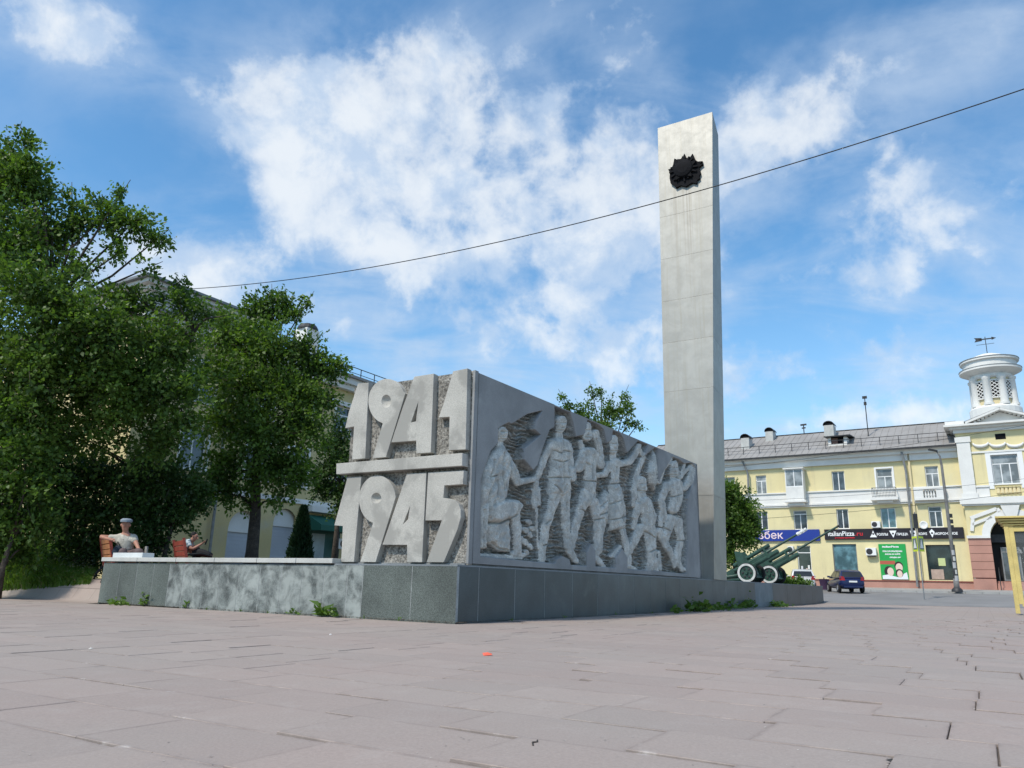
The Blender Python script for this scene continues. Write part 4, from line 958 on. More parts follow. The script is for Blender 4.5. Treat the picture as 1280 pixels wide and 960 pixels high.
for (a, b) in ((XP0 - .6, XP0 + .75), (XP1 - .75, XP1 + .6)): MB().box(a, b, PY0 - .3, PY0 + 3, zcorn + .083, zcorn + .42).build('parapet_block', white_s, rbt)
# pediment
xp0 = RB.on_y(1207, 530, PY0)[0]; xpk = RB.on_y(1249, 511, PY0)[0]; xp1 = 2 * xpk - xp0
m = MB(); m.prism([[(xp0 + .3, zcorn + .085), (xp1 - .3, zcorn + .085), (xpk, zpk - .25)]], lambda a, b: (a, PY0 - .02, b), (0, .4, 0)); pd = m.build('pediment', white_s, rbt)
m = MB()
for e in (xp0, xp1):
    m.bar((e, PY0 - .3, zcorn + .16), (xpk, PY0 - .3, zpk - .1), .75, .16); 
    for i in range(9): t = (i + .5) / 9; m.bar((e + (xpk - e) * t - .1, PY0 - .25, zcorn + (zpk - zcorn) * t - .12), (e + (xpk - e) * t + .1, PY0 - .25, zcorn + (zpk - zcorn) * t - .12), .3, .12)
m.build('raking_cornice', white_s, pd)
m = MB(); m.add([(xp0 - .1, PY0 - .6, zcorn + .26), (xpk, PY0 - .6, zpk + .01), (xpk, 4, zpk + .01), (xp0 - .1, 4, zcorn + .26), (xp1 + .1, PY0 - .6, zcorn + .26), (xp1 + .1, 4, zcorn + .26)], [(0, 1, 2, 3), (1, 4, 5, 2)]); m.build('pediment_roof', grey_metal, pd)
# tower
TY = 2.6
xt, zt0 = RB.on_y(1245.5, 520, TY); _, zdr0 = RB.on_y(1246, 512, TY); _, zdr1 = RB.on_y(1243, 474, TY); _, zc1 = RB.on_y(1242, 452, TY); _, zdm = RB.on_y(1241.5, 443, TY)
rd = xt - RB.on_y(1216, 490, TY)[0]; rc = RB.on_y(1243, 465, TY)[0] - RB.on_y(1203.5, 465, TY)[0]
m = MB(); m.lathe([(rd + .45, zcorn), (rd + .45, zdr0 - .05), (rd + .25, zdr0 + .15)], 24, (xt, TY, 0)); m.build('tower_base', white_s, rbt)
tw = MB().lathe([(rd - .08, zdr0 + .1), (rd - .08, zdr1 + .1)], 24, (xt, TY, 0)).build('tower', cream, rbt, ang=40)
m = MB(); m.lathe([(rd - .02, zdr1 - .12), (rd + .12, zdr1), (rd + .12, zdr1 + .22), (rc - .25, zdr1 + .42), (rc, zdr1 + .55), (rc, zdr1 + .72), (rc - .3, zdr1 + .84), (rc - .3, zc1 - .25), (rc - .12, zc1 - .15), (rc - .12, zc1), (1.3, zc1 + .06)], 32, (xt, TY, 0)); m.build('tower_cornice', white_s, tw, ang=35)
m = MB(); m.lathe([(rc + .03, zdr1 + .722), (rc + .03, zdr1 + .76), (rc - .28, zdr1 + .85)], 32, (xt, TY, 0)); m.lathe([(rc - .08, zc1 + .003), (rc - .08, zc1 + .05), (rc - .5, zc1 + .09)], 32, (xt, TY, 0)); m.build('flashing', grey_metal, tw)
MB().lathe([(1.45, zc1 + .0), (1.42, zc1 + .18), (1.1, zdm - .18), (.6, zdm), (0.0, zdm + .07)], 24, (xt, TY, 0)).build('dome', white_s, tw, smooth=True)
for i in range(8):
    a = R(-90 + 22.5 + 45 * i + 33 - 22 - 4)
    cx_, cy_ = xt + (rd + .0) * math.cos(a), TY + (rd + .0) * math.sin(a)
    MB().lathe([(.38, zdr0 + .15), (.38, zdr0 + .35), (.31, zdr0 + .36), (.28, zdr1 - .3), (.36, zdr1 - .2), (.36, zdr1 - .02)], 10, (cx_, cy_, 0)).build('tower_column', white_s, tw, ang=40)
    a2 = a + R(22.5); dx, dy = math.cos(a2), math.sin(a2); tx, ty = -dy, dx
    w2, h0, h1 = .34, zdr0 + .75, zdr1 - .35
    cxx, cyy = xt + (rd - .06) * dx, TY + (rd - .06) * dy
    P = lambda s_, o_, z_: (cxx + tx * s_ + dx * o_, cyy + ty * s_ + dy * o_, z_)
    m = MB(); m.hexa([P(-w2, 0, h0), P(w2, 0, h0), P(w2, .035, h0), P(-w2, .035, h0), P(-w2, 0, h1), P(w2, 0, h1), P(w2, .035, h1), P(-w2, .035, h1)]); lo = m.build('lattice_opening', iron, tw)
    m = MB(); nrow = 5; st = (h1 - h0) / nrow
    for r_ in range(nrow):
        for cc_ in range(2):
            xa_, xb_ = -w2 + w2 * cc_, -w2 + w2 * (cc_ + 1)
            m.bar(P(xa_, .05, h0 + st * r_), P(xb_, .05, h0 + st * (r_ + 1)), .05, .05); m.bar(P(xb_, .056, h0 + st * r_), P(xa_, .056, h0 + st * (r_ + 1)), .05, .05)
    for s_ in (-w2, w2): m.bar(P(s_, .05, h0 - .03), P(s_, .05, h1 + .03), .09, .09)
    for z_ in (h0, h1): m.bar(P(-w2, .05, z_), P(w2, .05, z_), .09, .09)
    m.build('lattice', white_s, lo)
# weathervane
_, zv = RB.on_y(1238, 423, TY)
m = MB(); m.tube([(xt, TY, zdm), (xt, TY, zv + .2)], .03, 6); m.bar((xt - .7, TY, zv - .45), (xt + .6, TY, zv - .45), .03, .03); m.bar((xt, TY - .6, zv - .45), (xt, TY + .6, zv - .45), .04, .04)
wv = m.build('weathervane', dark_metal, tw)
m = MB(); m.bar((xt - .5, TY, zv), (xt + .6, TY, zv), .04, .10); m.prism([[(-.80, -.18), (-.25, -.13), (-.25, .13), (-.80, .2), (-.68, .02)]], lambda a, b: (xt + a, TY - .02, zv + b), (0, .04, 0)); m.prism([[(.45, -.14), (.78, 0), (.45, .14)]], lambda a, b: (xt + a, TY - .02, zv + b), (0, .04, 0)); m.build('arrow', dark_metal, wv)
# entrance inside the arch
xd0 = RB.on_y(1251, 690, .6)[0]; xd1 = RB.on_y(1275, 690, .6)[0]; zd0 = RB.on_y(1260, 726, .6)[1]; zd1 = RB.on_y(1258, 684, .6)[1]
window(rbt, xd0, xd1, zd0, zd1, y=.6, nv=2, transom=zd0 + (zd1 - zd0) * .84, glass=pane_m, inset=.05, sill=False, fm=grey_metal, fw_=.09).name = 'entrance_door'
MB().box(xac - ra + .01, xac + ra - .01, .45, .5, zsp - .35, zsp + .25).build('fascia_board', dark_metal, rbt)
text_obj('Rabini', .62, flat_mat('grey_letters', (.30, .30, .30), .6), rbt, Matrix.Translation((xac - ra + .9, .52, zsp - 1.15)) @ FACE_NEG_Y, .03, width=2.6)
for i in range(6):
    MB().box(xac - ra + .05, xac + ra - .05, -1.6 + .3 * i, .58, -.6, -.02 + (zd0) * i / 5.2).build('step', pinkst, rbt)
m = MB(); m.bar((xac - ra + .25, -1.5, .1), (xac - ra + .25, -1.5, 1.4), .06, .06); m.bar((xac - ra + .25, .4, zd0), (xac - ra + .25, .4, zd0 + 1), .06, .06); m.bar((xac - ra + .25, -1.5, 1.35), (xac - ra + .25, .4, zd0 + .95), .06, .06); m.build('handrail', dark_metal, rbt)

# things fixed on the facade: signs, air-conditioners, poster, dish
def on_facade(name, label, cat, r_, off=-.02, group=None, out=0.0):
    a, b, c, d = RB.rect_y(*r_); t = thing(name, label, cat, RB.wor(a, off, c), RB.rz, group); return t, b - a, d - c
blk = surf('black_sign_board', (.018, .015, .020), .5, .1, 2, 20, .1, 0); wht = flat_mat('white_letters', (.82, .82, .82), .5); redl = flat_mat('red_letters', (.55, .02, .03), .5); blu = flat_mat('blue_sign_board', (.015, .04, .26), .45)
pink_l = flat_mat('pale_pink_letters', (.78, .62, .66), .5)
def board(t, w_, h_, mat, dep=.16):
    return MB().box(0, w_, -dep, 0, 0, h_).build('board', mat, t, bevel=.01)
t, w_, h_ = on_facade('shop_sign', 'long black shop sign reading italianPizza.ru with white letters and icons', 'sign', (1031, 660.5, 1205, 674)); board(t, w_, h_, blk)
def put_text(t, s_, x_, z_, h__, wd, mat, dep=-.17, name='lettering'):
    return text_obj(s_, h__, mat, t, Matrix.Translation((x_, dep, z_)) @ FACE_NEG_Y, .015, name, .008, wd)
u_ = w_ / 174.0
put_text(t, 'italianPizza', 5 * u_, h_ * .36, h_ * .62, 35 * u_, wht); put_text(t, '.ru', 41 * u_, h_ * .36, h_ * .58, 10 * u_, redl)
put_text(t, 'ресторан доставки', 14 * u_, h_ * .12, h_ * .16, 26 * u_, redl)
for px, s_, wd in ((1100, 'РОЛЛЫ', 14), (1125, 'ПИЦЦА', 14), (1152, 'КОФЕ', 10), (1171, 'МОРОЖЕНОЕ', 27)): put_text(t, s_, (px - 1031) * u_, h_ * .34, h_ * .30, wd * u_, wht)
for px, P in ((1095.5, [(-.5, -.5), (.5, -.5), (.18, .0), (0, .55), (-.18, .0)]), (1120.5, [(-.5, .45), (.5, .45), (0, -.6)]), (1146, [(-.5, .4), (.5, .4), (.25, -.5), (-.25, -.5)]), (1168, [(-.35, .2), (0, .6), (.35, .2), (0, -.65)])):
    MB().prism([P], lambda a, b, px=px: ((px - 1031) * u_ + a * h_ * .62, -.185, h_ * .5 + b * h_ * .62), (0, .02, 0)).build('icon', wht, t)
    MB().lathe([(0, -.19), (h_ * .09, -.188)], 10, ((px - 1031) * u_, 0, h_ * .5), axis='y').build('icon_dot', blk, t)
t, w_, h_ = on_facade('shop_sign', 'bright blue shop sign behind the gun barrels with pale letters', 'sign', (938, 662.5, 1025, 676.5)); board(t, w_, h_, blu)
put_text(t, 'Узбек', w_ * .03, h_ * .22, h_ * .95, w_ * .46, pink_l)
t, w_, h_ = on_facade('poster', 'green shop poster with two cartoon heads beside the air conditioner', 'poster', (1100, 680, 1134, 724)); grn = flat_mat('poster_green', (.015, .33, .07), .5)
MB().box(0, w_, -.05, 0, 0, h_).build('board', grn, t); put_text(t, 'italianPizza', w_ * .14, h_ * .90, h_ * .07, w_ * .62, wht, -.055); put_text(t, 'ПРИ ОФОРМЛЕНИИ', w_ * .14, h_ * .77, h_ * .055, w_ * .72, wht, -.055); put_text(t, 'ЗАКАЗА НА САЙТЕ', w_ * .22, h_ * .69, h_ * .05, w_ * .56, wht, -.055)
put_text(t, 'СКИДКА 20%', w_ * .38, h_ * .60, h_ * .045, w_ * .42, wht, -.055)
MB().box(w_ * .0, w_ * .56, -.058, -.051, h_ * .42, h_ * .52).build('red_label', flat_mat('poster_red', (.42, .10, .06), .5), t)
skin_p = flat_mat('poster_skin', (.72, .55, .46), .6); hair_p = flat_mat('poster_hair', (.03, .02, .02), .6); shirt_p = flat_mat('poster_white', (.72, .74, .76), .6)
def disc(cx, cz, rx, rz_, y0, mat, nm, n=20): MB().prism([[(cx + rx * math.cos(2 * math.pi * i / n), cz + rz_ * math.sin(2 * math.pi * i / n)) for i in range(n)]], lambda a, b: (a * w_, y0, b * h_), (0, .004, 0)).build(nm, mat, t)
disc(.30, .22, .17, .15, -.060, hair_p, 'hair'); disc(.36, .21, .12, .12, -.065, skin_p, 'face'); disc(.68, .37, .16, .13, -.060, hair_p, 'hair'); disc(.69, .33, .13, .12, -.065, skin_p, 'face'); disc(.68, .17, .14, .12, -.066, hair_p, 'hair'); disc(.69, .15, .10, .10, -.070, skin_p, 'face')
MB().prism([[(.05, 0), (.05, .10), (.25, .13), (.6, .06), (.95, .2), (.98, 0)]], lambda a, b: (a * w_, -.062, b * h_), (0, .004, 0)).build('shirt', shirt_p, t)
fan_d = flat_mat('fan_grille', (.03, .03, .035), .6)
acl = [((1083, 685, 1096, 694.5), 'white air conditioner box on the shop wall left of the green poster'), ((1090, 652, 1101, 660), 'small air conditioner box above the black sign under a blue window'), ((986, 683, 993, 692), 'grey air conditioner box beside the shop door under the blue sign')]
for r_, lb in acl:
    t, w_, h_ = on_facade('air_conditioner', lb, 'air conditioner', r_, -.02, 'air conditioners on the yellow building')
    MB().box(0, w_, -.38, 0, 0, h_).build('case', white_paint, t, bevel=.02); MB().lathe([(0, -.40), (h_ * .38, -.395), (h_ * .40, -.385)], 18, (w_ * .36, 0, h_ * .5), axis='y').build('fan', fan_d, t)
    MB().box(0.1, w_ - .1, -.35, 0, -.10, -.004).build('bracket', dark_metal, t)
t, w_, h_ = on_facade('satellite_dish', 'small white satellite dish above the black sign', 'satellite dish', (1150, 652, 1160, 661), -.3)
MB().lathe([(0, .12), (h_ * .35, .06), (h_ * .55, -.03), (h_ * .56, -.01), (h_ * .35, .09), (0, .15)], 20, (w_ / 2, 0, h_ / 2), axis='y').build('dish', white_paint, t, smooth=True); MB().tube([(w_ / 2, .1, h_ * .4), (w_ / 2, .29, h_ * .2)], .04, 6).build('arm', grey_metal, t)

# ------------------------------------------------------------------ left-hand building behind the trees
LB = Frame(Vector((*at(193, 700, 33.6).xy, 0.45)), 58.6)
lbt = thing('corner_building', 'yellow building half hidden behind the trees on the left with arched shop windows', 'building', LB.o, LB.rz)
dull = surf('old_yellow_stucco', (0.55, 0.46, 0.24), 0.9, 0.08, 0.6, 25, 0.08, 0.15, stain=(.50, .45, .32), sscale=.5, slo=.5, shi=.8)
shut = surf('grey_shutter', (.44, .47, .52), .6, .04, 1, 20, .05, .05)
LEN, ZL = 15.0, LB.on_y(436, 474)[1]
arcs = [LB.rect_y(284, 638, 322, 700), LB.rect_y(340, 635.5, 369, 700)]
wins = []
x_ = -.2
for s_, e_ in ((.5, 1.9), (4.2, 5.6), (6.9, 8.3), (10.1, 11.4), (12.6, 13.8)): 
    wins += [(s_, e_, 5.0, 7.0), (s_, e_, 8.2, 10.0)]
m = MB(); holes = list(wins)
aw = []
for (a, b, c, d) in arcs:
    r_ = (b - a) / 2; holes.append((a, b, 0.25, d)); aw.append((a, b, .25, d, r_))
wall_holes(m, -2.0, LEN, -.5, ZL, holes, dep=.3)
for (a, b, c, d, r_) in aw:                       # spandrels of the arches
    xc_ = (a + b) / 2
    for i in range(10):
        a0, a1 = math.pi - math.pi * i / 10, math.pi - math.pi * (i + 1) / 10; rz_ = min(r_, 1.0)
        m.add([(xc_ + r_ * math.cos(a0), 0, d - rz_ + rz_ * math.sin(a0)), (xc_ + r_ * math.cos(a1), 0, d - rz_ + rz_ * math.sin(a1)), (xc_ + r_ * math.cos(a1), 0, d), (xc_ + r_ * math.cos(a0), 0, d)], [(0, 1, 2, 3)])
m.add([(-2, 0, -.5), (-2, 0, ZL), (-2, 12, ZL), (-2, 12, -.5)], [(0, 1, 2, 3)]); m.add([(LEN, 0, -.5), (LEN, 12, -.5), (LEN, 12, ZL), (LEN, 0, ZL)], [(0, 1, 2, 3)])
m.build('wall', dull, lbt)
MB().box(-1.9, LEN - .1, .6, .7, -.5, ZL).build('inner_wall', MATS['dark_interior'], lbt)
for w4 in wins: window(lbt, *w4, nv=2, transom=w4[2] + (w4[3] - w4[2]) * .7, glass=pane_m, surround=.12)
for (a, b, c, d, r_) in aw:
    s_ = MB().box(a + .02, b - .02, .18, .22, .2, d - min(r_, 1.0) - .15).build('roller_shutter', shut, lbt)
    m = MB(); m.box(a, b, .10, .17, d - min(r_, 1.0) - .148, d - min(r_, 1.0)); m.build('shutter_box', white_s, s_)
    m = MB()
    for zz_ in np.arange(.35, d - min(r_, 1.0) - .2, .18): m.box(a + .03, b - .03, .165, .179, zz_, zz_ + .14)
    m.build('shutter_slats', shut, s_)
    MB().box(a + .01, b - .01, .2, .24, d - min(r_, 1.0) + .003, d - .02).build('arch_panel', white_s, s_)
m = MB(); m.box(-2.1, LEN + .05, -.1, -.003, 4.1, 4.35); m.box(-2.1, LEN + .05, -.14, -.003, ZL - 1.7, ZL - 1.45); m.box(-2.3, LEN + .2, -.35, -.003, ZL - .75, ZL - .45); m.box(-2.5, LEN + .4, -.6, -.003, ZL - .448, ZL - .1); m.build('cornice', white_s, lbt)
m = MB(); m.box(-2.6, LEN + .5, -.8, 13, ZL - .097, ZL + .05); m.build('roof', roof_m, lbt)
rl = MB()
for xx in np.arange(-1.5, LEN + .4, 1.2): rl.bar((xx, -.2, ZL), (xx, -.2, ZL + .75), .04, .04)
rl.bar((-2, -.2, ZL + .74), (LEN + .5, -.2, ZL + .74), .04, .04); rl.bar((-2, -.2, ZL + .40), (LEN + .5, -.2, ZL + .40), .03, .03); rl.build('guard_rail', dark_metal, lbt)
za = LB.on_y(193, 350)[1]
m = MB(); m.box(-2.0, 3.2, .1, 6, ZL + .053, za - .5); m.box(-2.25, 3.45, -.15, 6.2, za - .498, za - .3); m.box(-2.5, 3.7, -.4, 6.4, za - .298, za - .12); m.build('attic', white_s, lbt)
MB().box(-2.7, 3.9, -.6, 6.6, za - .117, za).build('attic_roof', grey_metal, lbt)
xc_, zc_ = LB.on_y(386, 413, 2.0)
ch = MB().box(xc_ - .5, xc_ + .5, 1.6, 2.6, ZL, zc_).build('chimney', white_s, lbt)
MB().lathe([(.62, 0), (.62, .1), (.5, .3), (.2, .42), (0, .45)], 14, (xc_, 2.1, zc_ + .003)).build('cowl', dark_metal, ch)
# green entrance
ea, eb = LB.on_y(384, 650, -.5)[0], LB.on_y(426, 650, -.5)[0]
e_ = MB(); e_.box(ea, eb, -.55, -.003, .2, 3.0); en = e_.build('entrance', flat_mat('entrance_teal', (.03, .10, .085), .6), lbt)
MB().prism([[(-.0, 3.55), (-1.1, 3.0), (-1.1, 2.72), (-.0, 2.72)]], lambda a, b: (ea - .1, a - .56, b), (eb - ea + .2, 0, 0)).build('awning', green_awn, en)
MB().box(ea - .1, eb + .3, -.9, -.145, 3.7, 4.0).build('canopy', white_s, en)
MB().box(ea + .3, ea + 1.3, -.6, -.556, .25, 2.6).build('door', surf('grey_door', (.30, .36, .36), .5), en)
t = thing('air_conditioner', 'white air conditioner box by the green entrance on the left', 'air conditioner', LB.wor(LB.on_y(417, 680, -.6)[0], -.6, LB.on_y(417, 686, -.6)[1]), LB.rz)
MB().box(0, .9, -.35, 0, 0, .55).build('case', white_paint, t, bevel=.02); MB().lathe([(0, -.37), (.2, -.365), (.21, -.355)], 16, (.36, 0, .28), axis='y').build('fan', fan_d, t)
# drainpipe
m = MB(); m.tube([(2.6, -.2, .3), (2.6, -.2, ZL - .6)], .07, 8); m.build('downpipe', grey_metal, lbt)

# ------------------------------------------------------------------ trees and greenery
leaf_a = leaf_mat('leaf_apple', (0.030, 0.066, 0.015), (0.145, 0.235, 0.042), .40)
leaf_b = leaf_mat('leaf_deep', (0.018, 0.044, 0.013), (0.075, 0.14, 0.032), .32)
leaf_c = leaf_mat('leaf_fresh', (0.040, 0.085, 0.015), (0.13, 0.22, 0.036), .34)
leaf_t = leaf_mat('leaf_thuja', (0.012, 0.035, 0.014), (0.032, 0.075, 0.026), .1)
grass_m = leaf_mat('grass_blade', (0.065, 0.13, 0.018), (0.16, 0.25, 0.042), .38, (0.22, 0.20, 0.09))
weed_m = leaf_mat('weed_leaf', (0.05, 0.10, 0.015), (0.11, 0.19, 0.03), .3)
def quads_obj(name, V, mat, parent):
    n = len(V); me = bpy.data.meshes.new(name)
    me.vertices.add(n * 4); me.vertices.foreach_set('co', V.astype(np.float32).reshape(-1))
    me.loops.add(n * 4); me.loops.foreach_set('vertex_index', np.arange(n * 4, dtype=np.int32))
    me.polygons.add(n); me.polygons.foreach_set('loop_start', np.arange(0, n * 4, 4, dtype=np.int32))
    me.materials.append(mat); me.update(calc_edges=True)
    return link(bpy.data.objects.new(name, me), parent)
def unit(a): return a / (np.linalg.norm(a, axis=-1, keepdims=True) + 1e-9)
def leaf_quads(P, D, size, width, r_):
    """diamond leaves at P, pointing along D, with random roll"""
    n = len(P); L = size * r_.uniform(.55, 1.5, (n, 1)); D = unit(D); S = unit(np.cross(D, unit(r_.normal(size=(n, 3))))); N = np.cross(S, D)
    W = L * width
    a = P; c = P + D * L - N * L * .12; b = P + D * L * .45 + S * W * .5 + N * L * .07; d = P + D * L * .45 - S * W * .5 + N * L * .07
    return np.stack([a, b, c, d], 1)
def foliage(blobs, size, per, r_, twig_up=.25, droop=0.25, width=.62, core=0.35):
    """blobs: (centre, radius, weight) -> leaf quads, twig polylines"""
    Q = []; TW = []
    for (c, rad, wgt) in blobs:
        c = np.array(c, float); nt = max(6, int(per * 2.7 * wgt * rad * rad))
        dirs = unit(r_.normal(size=(nt, 3)) + np.array([0, 0, twig_up]))
        st = c + dirs * rad * r_.uniform(0.0, core + .42, (nt, 1)) * np.array([1, 1, .85])
        ln = rad * r_.uniform(.30, .62, (nt, 1)) * r_.choice([1, 1, 1, 1.25], (nt, 1))
        side = unit(r_.normal(size=(nt, 3))) * .45
        m_ = 19
        for k_ in range(m_):
            t = (k_ + r_.random((nt, 1))) / m_
            p = st + (dirs * t + side * t * t) * ln + np.array([0, 0, -1.0]) * droop * ln * t * t
            d = unit(dirs + side * t * 2 + r_.normal(size=(nt, 3)) * .75 + np.array([0, 0, -.25]))
            off = r_.normal(size=(nt, 3)) * .09 * (1 + rad * .12)
            Q.append(leaf_quads(p + off, d, size, width, r_))
        for i in r_.choice(nt, min(nt, max(3, nt // 6)), replace=False):
            TW.append((st[i], st[i] + (dirs[i] * .5 + side[i] * .25) * ln[i] - np.array([0, 0, droop * ln[i][0] * .25]), st[i] + (dirs[i] + side[i]) * ln[i] - np.array([0, 0, droop * ln[i][0]])))
    return np.concatenate(Q), TW
def tree(name, label, base, trunk, blobs, size=.11, per=42, mat=None, seed=1, group='trees round the memorial', cat='tree', droop=.25, trunk_r=(.2, .12), width=.62, bark_m=None, core=.35, limb_r=.07):
    r_ = np.random.default_rng(seed); rr_ = random.Random(seed)
    base = Vector(base); t = thing(name, label, cat, base)
    B = [(np.array(b[0]) - np.array(base), b[1], b[2] if len(b) > 2 else 1.0) for b in blobs]
    Q, TW = foliage(B, size, per, r_, droop=droop, width=width, core=core)
    quads_obj('crown', Q, mat or leaf_a, t)
    m = MB(); tp = [Vector(p) - base for p in trunk]; n = len(tp)
    rad = [trunk_r[0] + (trunk_r[1] - trunk_r[0]) * i / max(1, n - 1) for i in range(n)]; rad[0] *= 1.25
    m.tube(tp, rad, 10)
    for (c, r0, wgt) in B:
        c = Vector(c); j_ = min(range(n), key=lambda i: (tp[i] - c).length + (0 if tp[i].z < c.z else .8) + (2.0 if i == 0 else 0)); s_ = tp[j_]
        mid = (s_ + c) / 2 + Vector((rr_.uniform(-.3, .3), rr_.uniform(-.3, .3), rr_.uniform(.0, .4)))
        m.tube([s_, s_ * .5 + mid * .5 + Vector((0, 0, .1)), mid, mid * .4 + c * .6, c + (c - mid) * .3], [min(limb_r, rad[j_] * .8), limb_r * .8, limb_r * .6, limb_r * .45, limb_r * .15], 6)
    for (a, b, c) in TW: m.tube([a, b, c], [.011, .008, .003], 3, cap=False)
    m.build('trunk', bark_m or bark, t, smooth=True, fix=False)
    return t
def bl(px, py, rp, Y, w_=1.0, dy=0.0):
    """a leaf mass seen round (px, py), rp photo pixels in radius, Y metres ahead"""
    p = at(px, py, Y + dy); return (p, rp * Y / F_PX * 0.98, w_)
def gp(px, Y, dz=0.0):
    p = at(px, 700, Y); return Vector((p.x, p.y, terr(p.x, p.y) + dz))
# big tree at far left
b0 = gp(-35, 24)
big = [bl(-30, 235, 60, 21), bl(20, 225, 48, 20.5), bl(10, 300, 65, 20), bl(-60, 330, 85, 22), bl(60, 300, 50, 21.5), bl(40, 370, 65, 19.5), bl(-40, 430, 90, 20.5),
       bl(95, 275, 30, 21), bl(130, 270, 32, 21.2), bl(165, 280, 30, 21.2), bl(195, 300, 20, 21.2), bl(150, 315, 22, 21.2, .55), bl(105, 330, 30, 20.6, .5), bl(185, 335, 14, 21.3, .4), bl(95, 400, 52, 19.8), bl(40, 460, 60, 20, .8), bl(135, 420, 48, 20.2),
       bl(35, 215, 30, 20.5), bl(30, 180, 20, 20.6, .8), bl(0, 195, 35, 20.6), bl(52, 245, 22, 20.7), bl(150, 245, 11, 21, .8), bl(90, 250, 14, 21, .6)]
tree('broadleaf_tree', 'tallest tree at the far left with a long branch reaching out over the roof', b0, [b0, gp(-35, 24, 1.6), gp(-25, 23, 3.4), gp(-5, 22, 5.5), gp(0, 21, 8.0)], big, .125, 44, leaf_a, 3, trunk_r=(.30, .13), limb_r=.06)
# second tree with the thin open branches
b1 = gp(150, 25)
sec_ = [bl(205, 375, 24, 22, .6), bl(235, 385, 26, 22, .55), bl(262, 395, 16, 22, .5), bl(225, 355, 15, 22, .5), bl(280, 395, 9, 22, .5), bl(222, 372, 17, 21.8, .9), bl(248, 392, 16, 21.8, .8), bl(170, 368, 14, 21.4, .8), bl(150, 385, 40, 21.6), bl(195, 425, 45, 21.5), bl(120, 455, 55, 21), bl(180, 470, 52, 21.2), bl(228, 440, 34, 21.8, .8),
        bl(90, 500, 48, 21.2, .7), bl(215, 500, 45, 21.5, .85), bl(150, 530, 42, 21.4, .6), bl(50, 520, 50, 20.6, .8), bl(240, 480, 22, 22, .6), bl(215, 545, 30, 22, .6), bl(60, 455, 50, 22), bl(100, 545, 45, 22, .8), bl(160, 500, 45, 21), bl(190, 560, 36, 22, .7), bl(232, 530, 20, 22.2, .5), bl(20, 490, 45, 21.5, .8), bl(130, 480, 40, 20.6)]
tree('broadleaf_tree', 'tree behind the seated man with thin open branches against the cloud', b1, [b1, gp(152, 24.8, 1.5), gp(160, 24, 3.2), gp(175, 23, 5.0), gp(200, 22, 7.2)], sec_, .12, 42, leaf_a, 5, trunk_r=(.22, .08), limb_r=.045)
# tree with the clear trunk
b2 = gp(314, 26)
mid = [bl(325, 395, 32, 26), bl(355, 385, 24, 26, .8), bl(372, 395, 16, 26, .7), bl(285, 420, 38, 25.5), bl(330, 440, 48, 25.4), bl(385, 450, 38, 25.8), bl(412, 462, 24, 26, .8), bl(428, 458, 10, 26, .6), bl(272, 470, 30, 25.6), bl(310, 490, 52, 25), bl(370, 500, 45, 25.4), bl(275, 530, 36, 25.4), bl(325, 545, 48, 25), bl(380, 540, 36, 25.4),
       bl(285, 585, 34, 25.6, .9), bl(345, 590, 38, 25.4), bl(375, 590, 24, 25.6, .8), bl(265, 612, 18, 25.6, .6), bl(300, 615, 26, 26, .7), bl(405, 500, 22, 25.7, .8), bl(340, 372, 14, 26, .7), bl(384, 378, 8, 26, .6), bl(352, 622, 16, 25.6, .5)]
tree('broadleaf_tree', 'tree with a clear dark trunk rising behind the stone coping', b2, [b2, gp(314, 26, 1.0), gp(313, 26, 2.2), gp(309, 26, 3.3), gp(306, 26, 4.6), gp(316, 26, 6.4)], mid, .13, 46, leaf_a, 8, trunk_r=(.235, .12), limb_r=.05)
# dark tree between it and the wall
b3 = gp(418, 31)
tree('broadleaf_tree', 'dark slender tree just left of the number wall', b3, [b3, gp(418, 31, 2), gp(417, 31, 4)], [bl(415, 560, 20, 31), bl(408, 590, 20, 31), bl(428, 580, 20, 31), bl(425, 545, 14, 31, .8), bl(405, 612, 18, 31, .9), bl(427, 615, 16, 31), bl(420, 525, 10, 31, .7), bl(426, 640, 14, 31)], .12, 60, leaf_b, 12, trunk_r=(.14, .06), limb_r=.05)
# shrubs behind the benches
for i, (px, Y, bl_, lb) in enumerate((
        (95, 23.6, [bl(80, 600, 45, 23.6), bl(120, 600, 42, 23.6), bl(75, 650, 40, 23.6), bl(125, 650, 42, 23.6), bl(100, 690, 36, 23.7), bl(140, 690, 30, 23.7), bl(60, 560, 40, 24, .8)], 'dark dense shrub behind the man on the bench'),
        (205, 23.5, [bl(175, 600, 40, 23.5), bl(215, 600, 38, 23.5), bl(245, 615, 24, 23.5), bl(185, 645, 38, 23.5), bl(225, 640, 30, 23.5), bl(190, 682, 26, 23.5), bl(160, 640, 30, 23.5), bl(250, 632, 14, 23.5, .8)], 'dark overhanging shrub behind the reclining person'),
        (5, 20.5, [bl(0, 540, 48, 20.5), bl(30, 560, 32, 20.2), bl(-30, 600, 60, 20.5), bl(30, 610, 40, 20.5), bl(60, 580, 20, 20.5, .7), bl(-10, 655, 45, 20.8), bl(35, 650, 34, 20.8), bl(-50, 680, 45, 20.6), bl(20, 690, 30, 21.2)], 'light green shrub at the left edge above the long grass'))):
    b_ = gp(px, Y); tree('shrub', lb, b_, [b_, b_ + Vector((0, 0, .8)), b_ + Vector((.1, 0, 1.6))], bl_, .115, 54, leaf_c if i == 2 else leaf_b, 20 + i, 'shrubs on the left', 'shrub', trunk_r=(.09, .05), limb_r=.035)
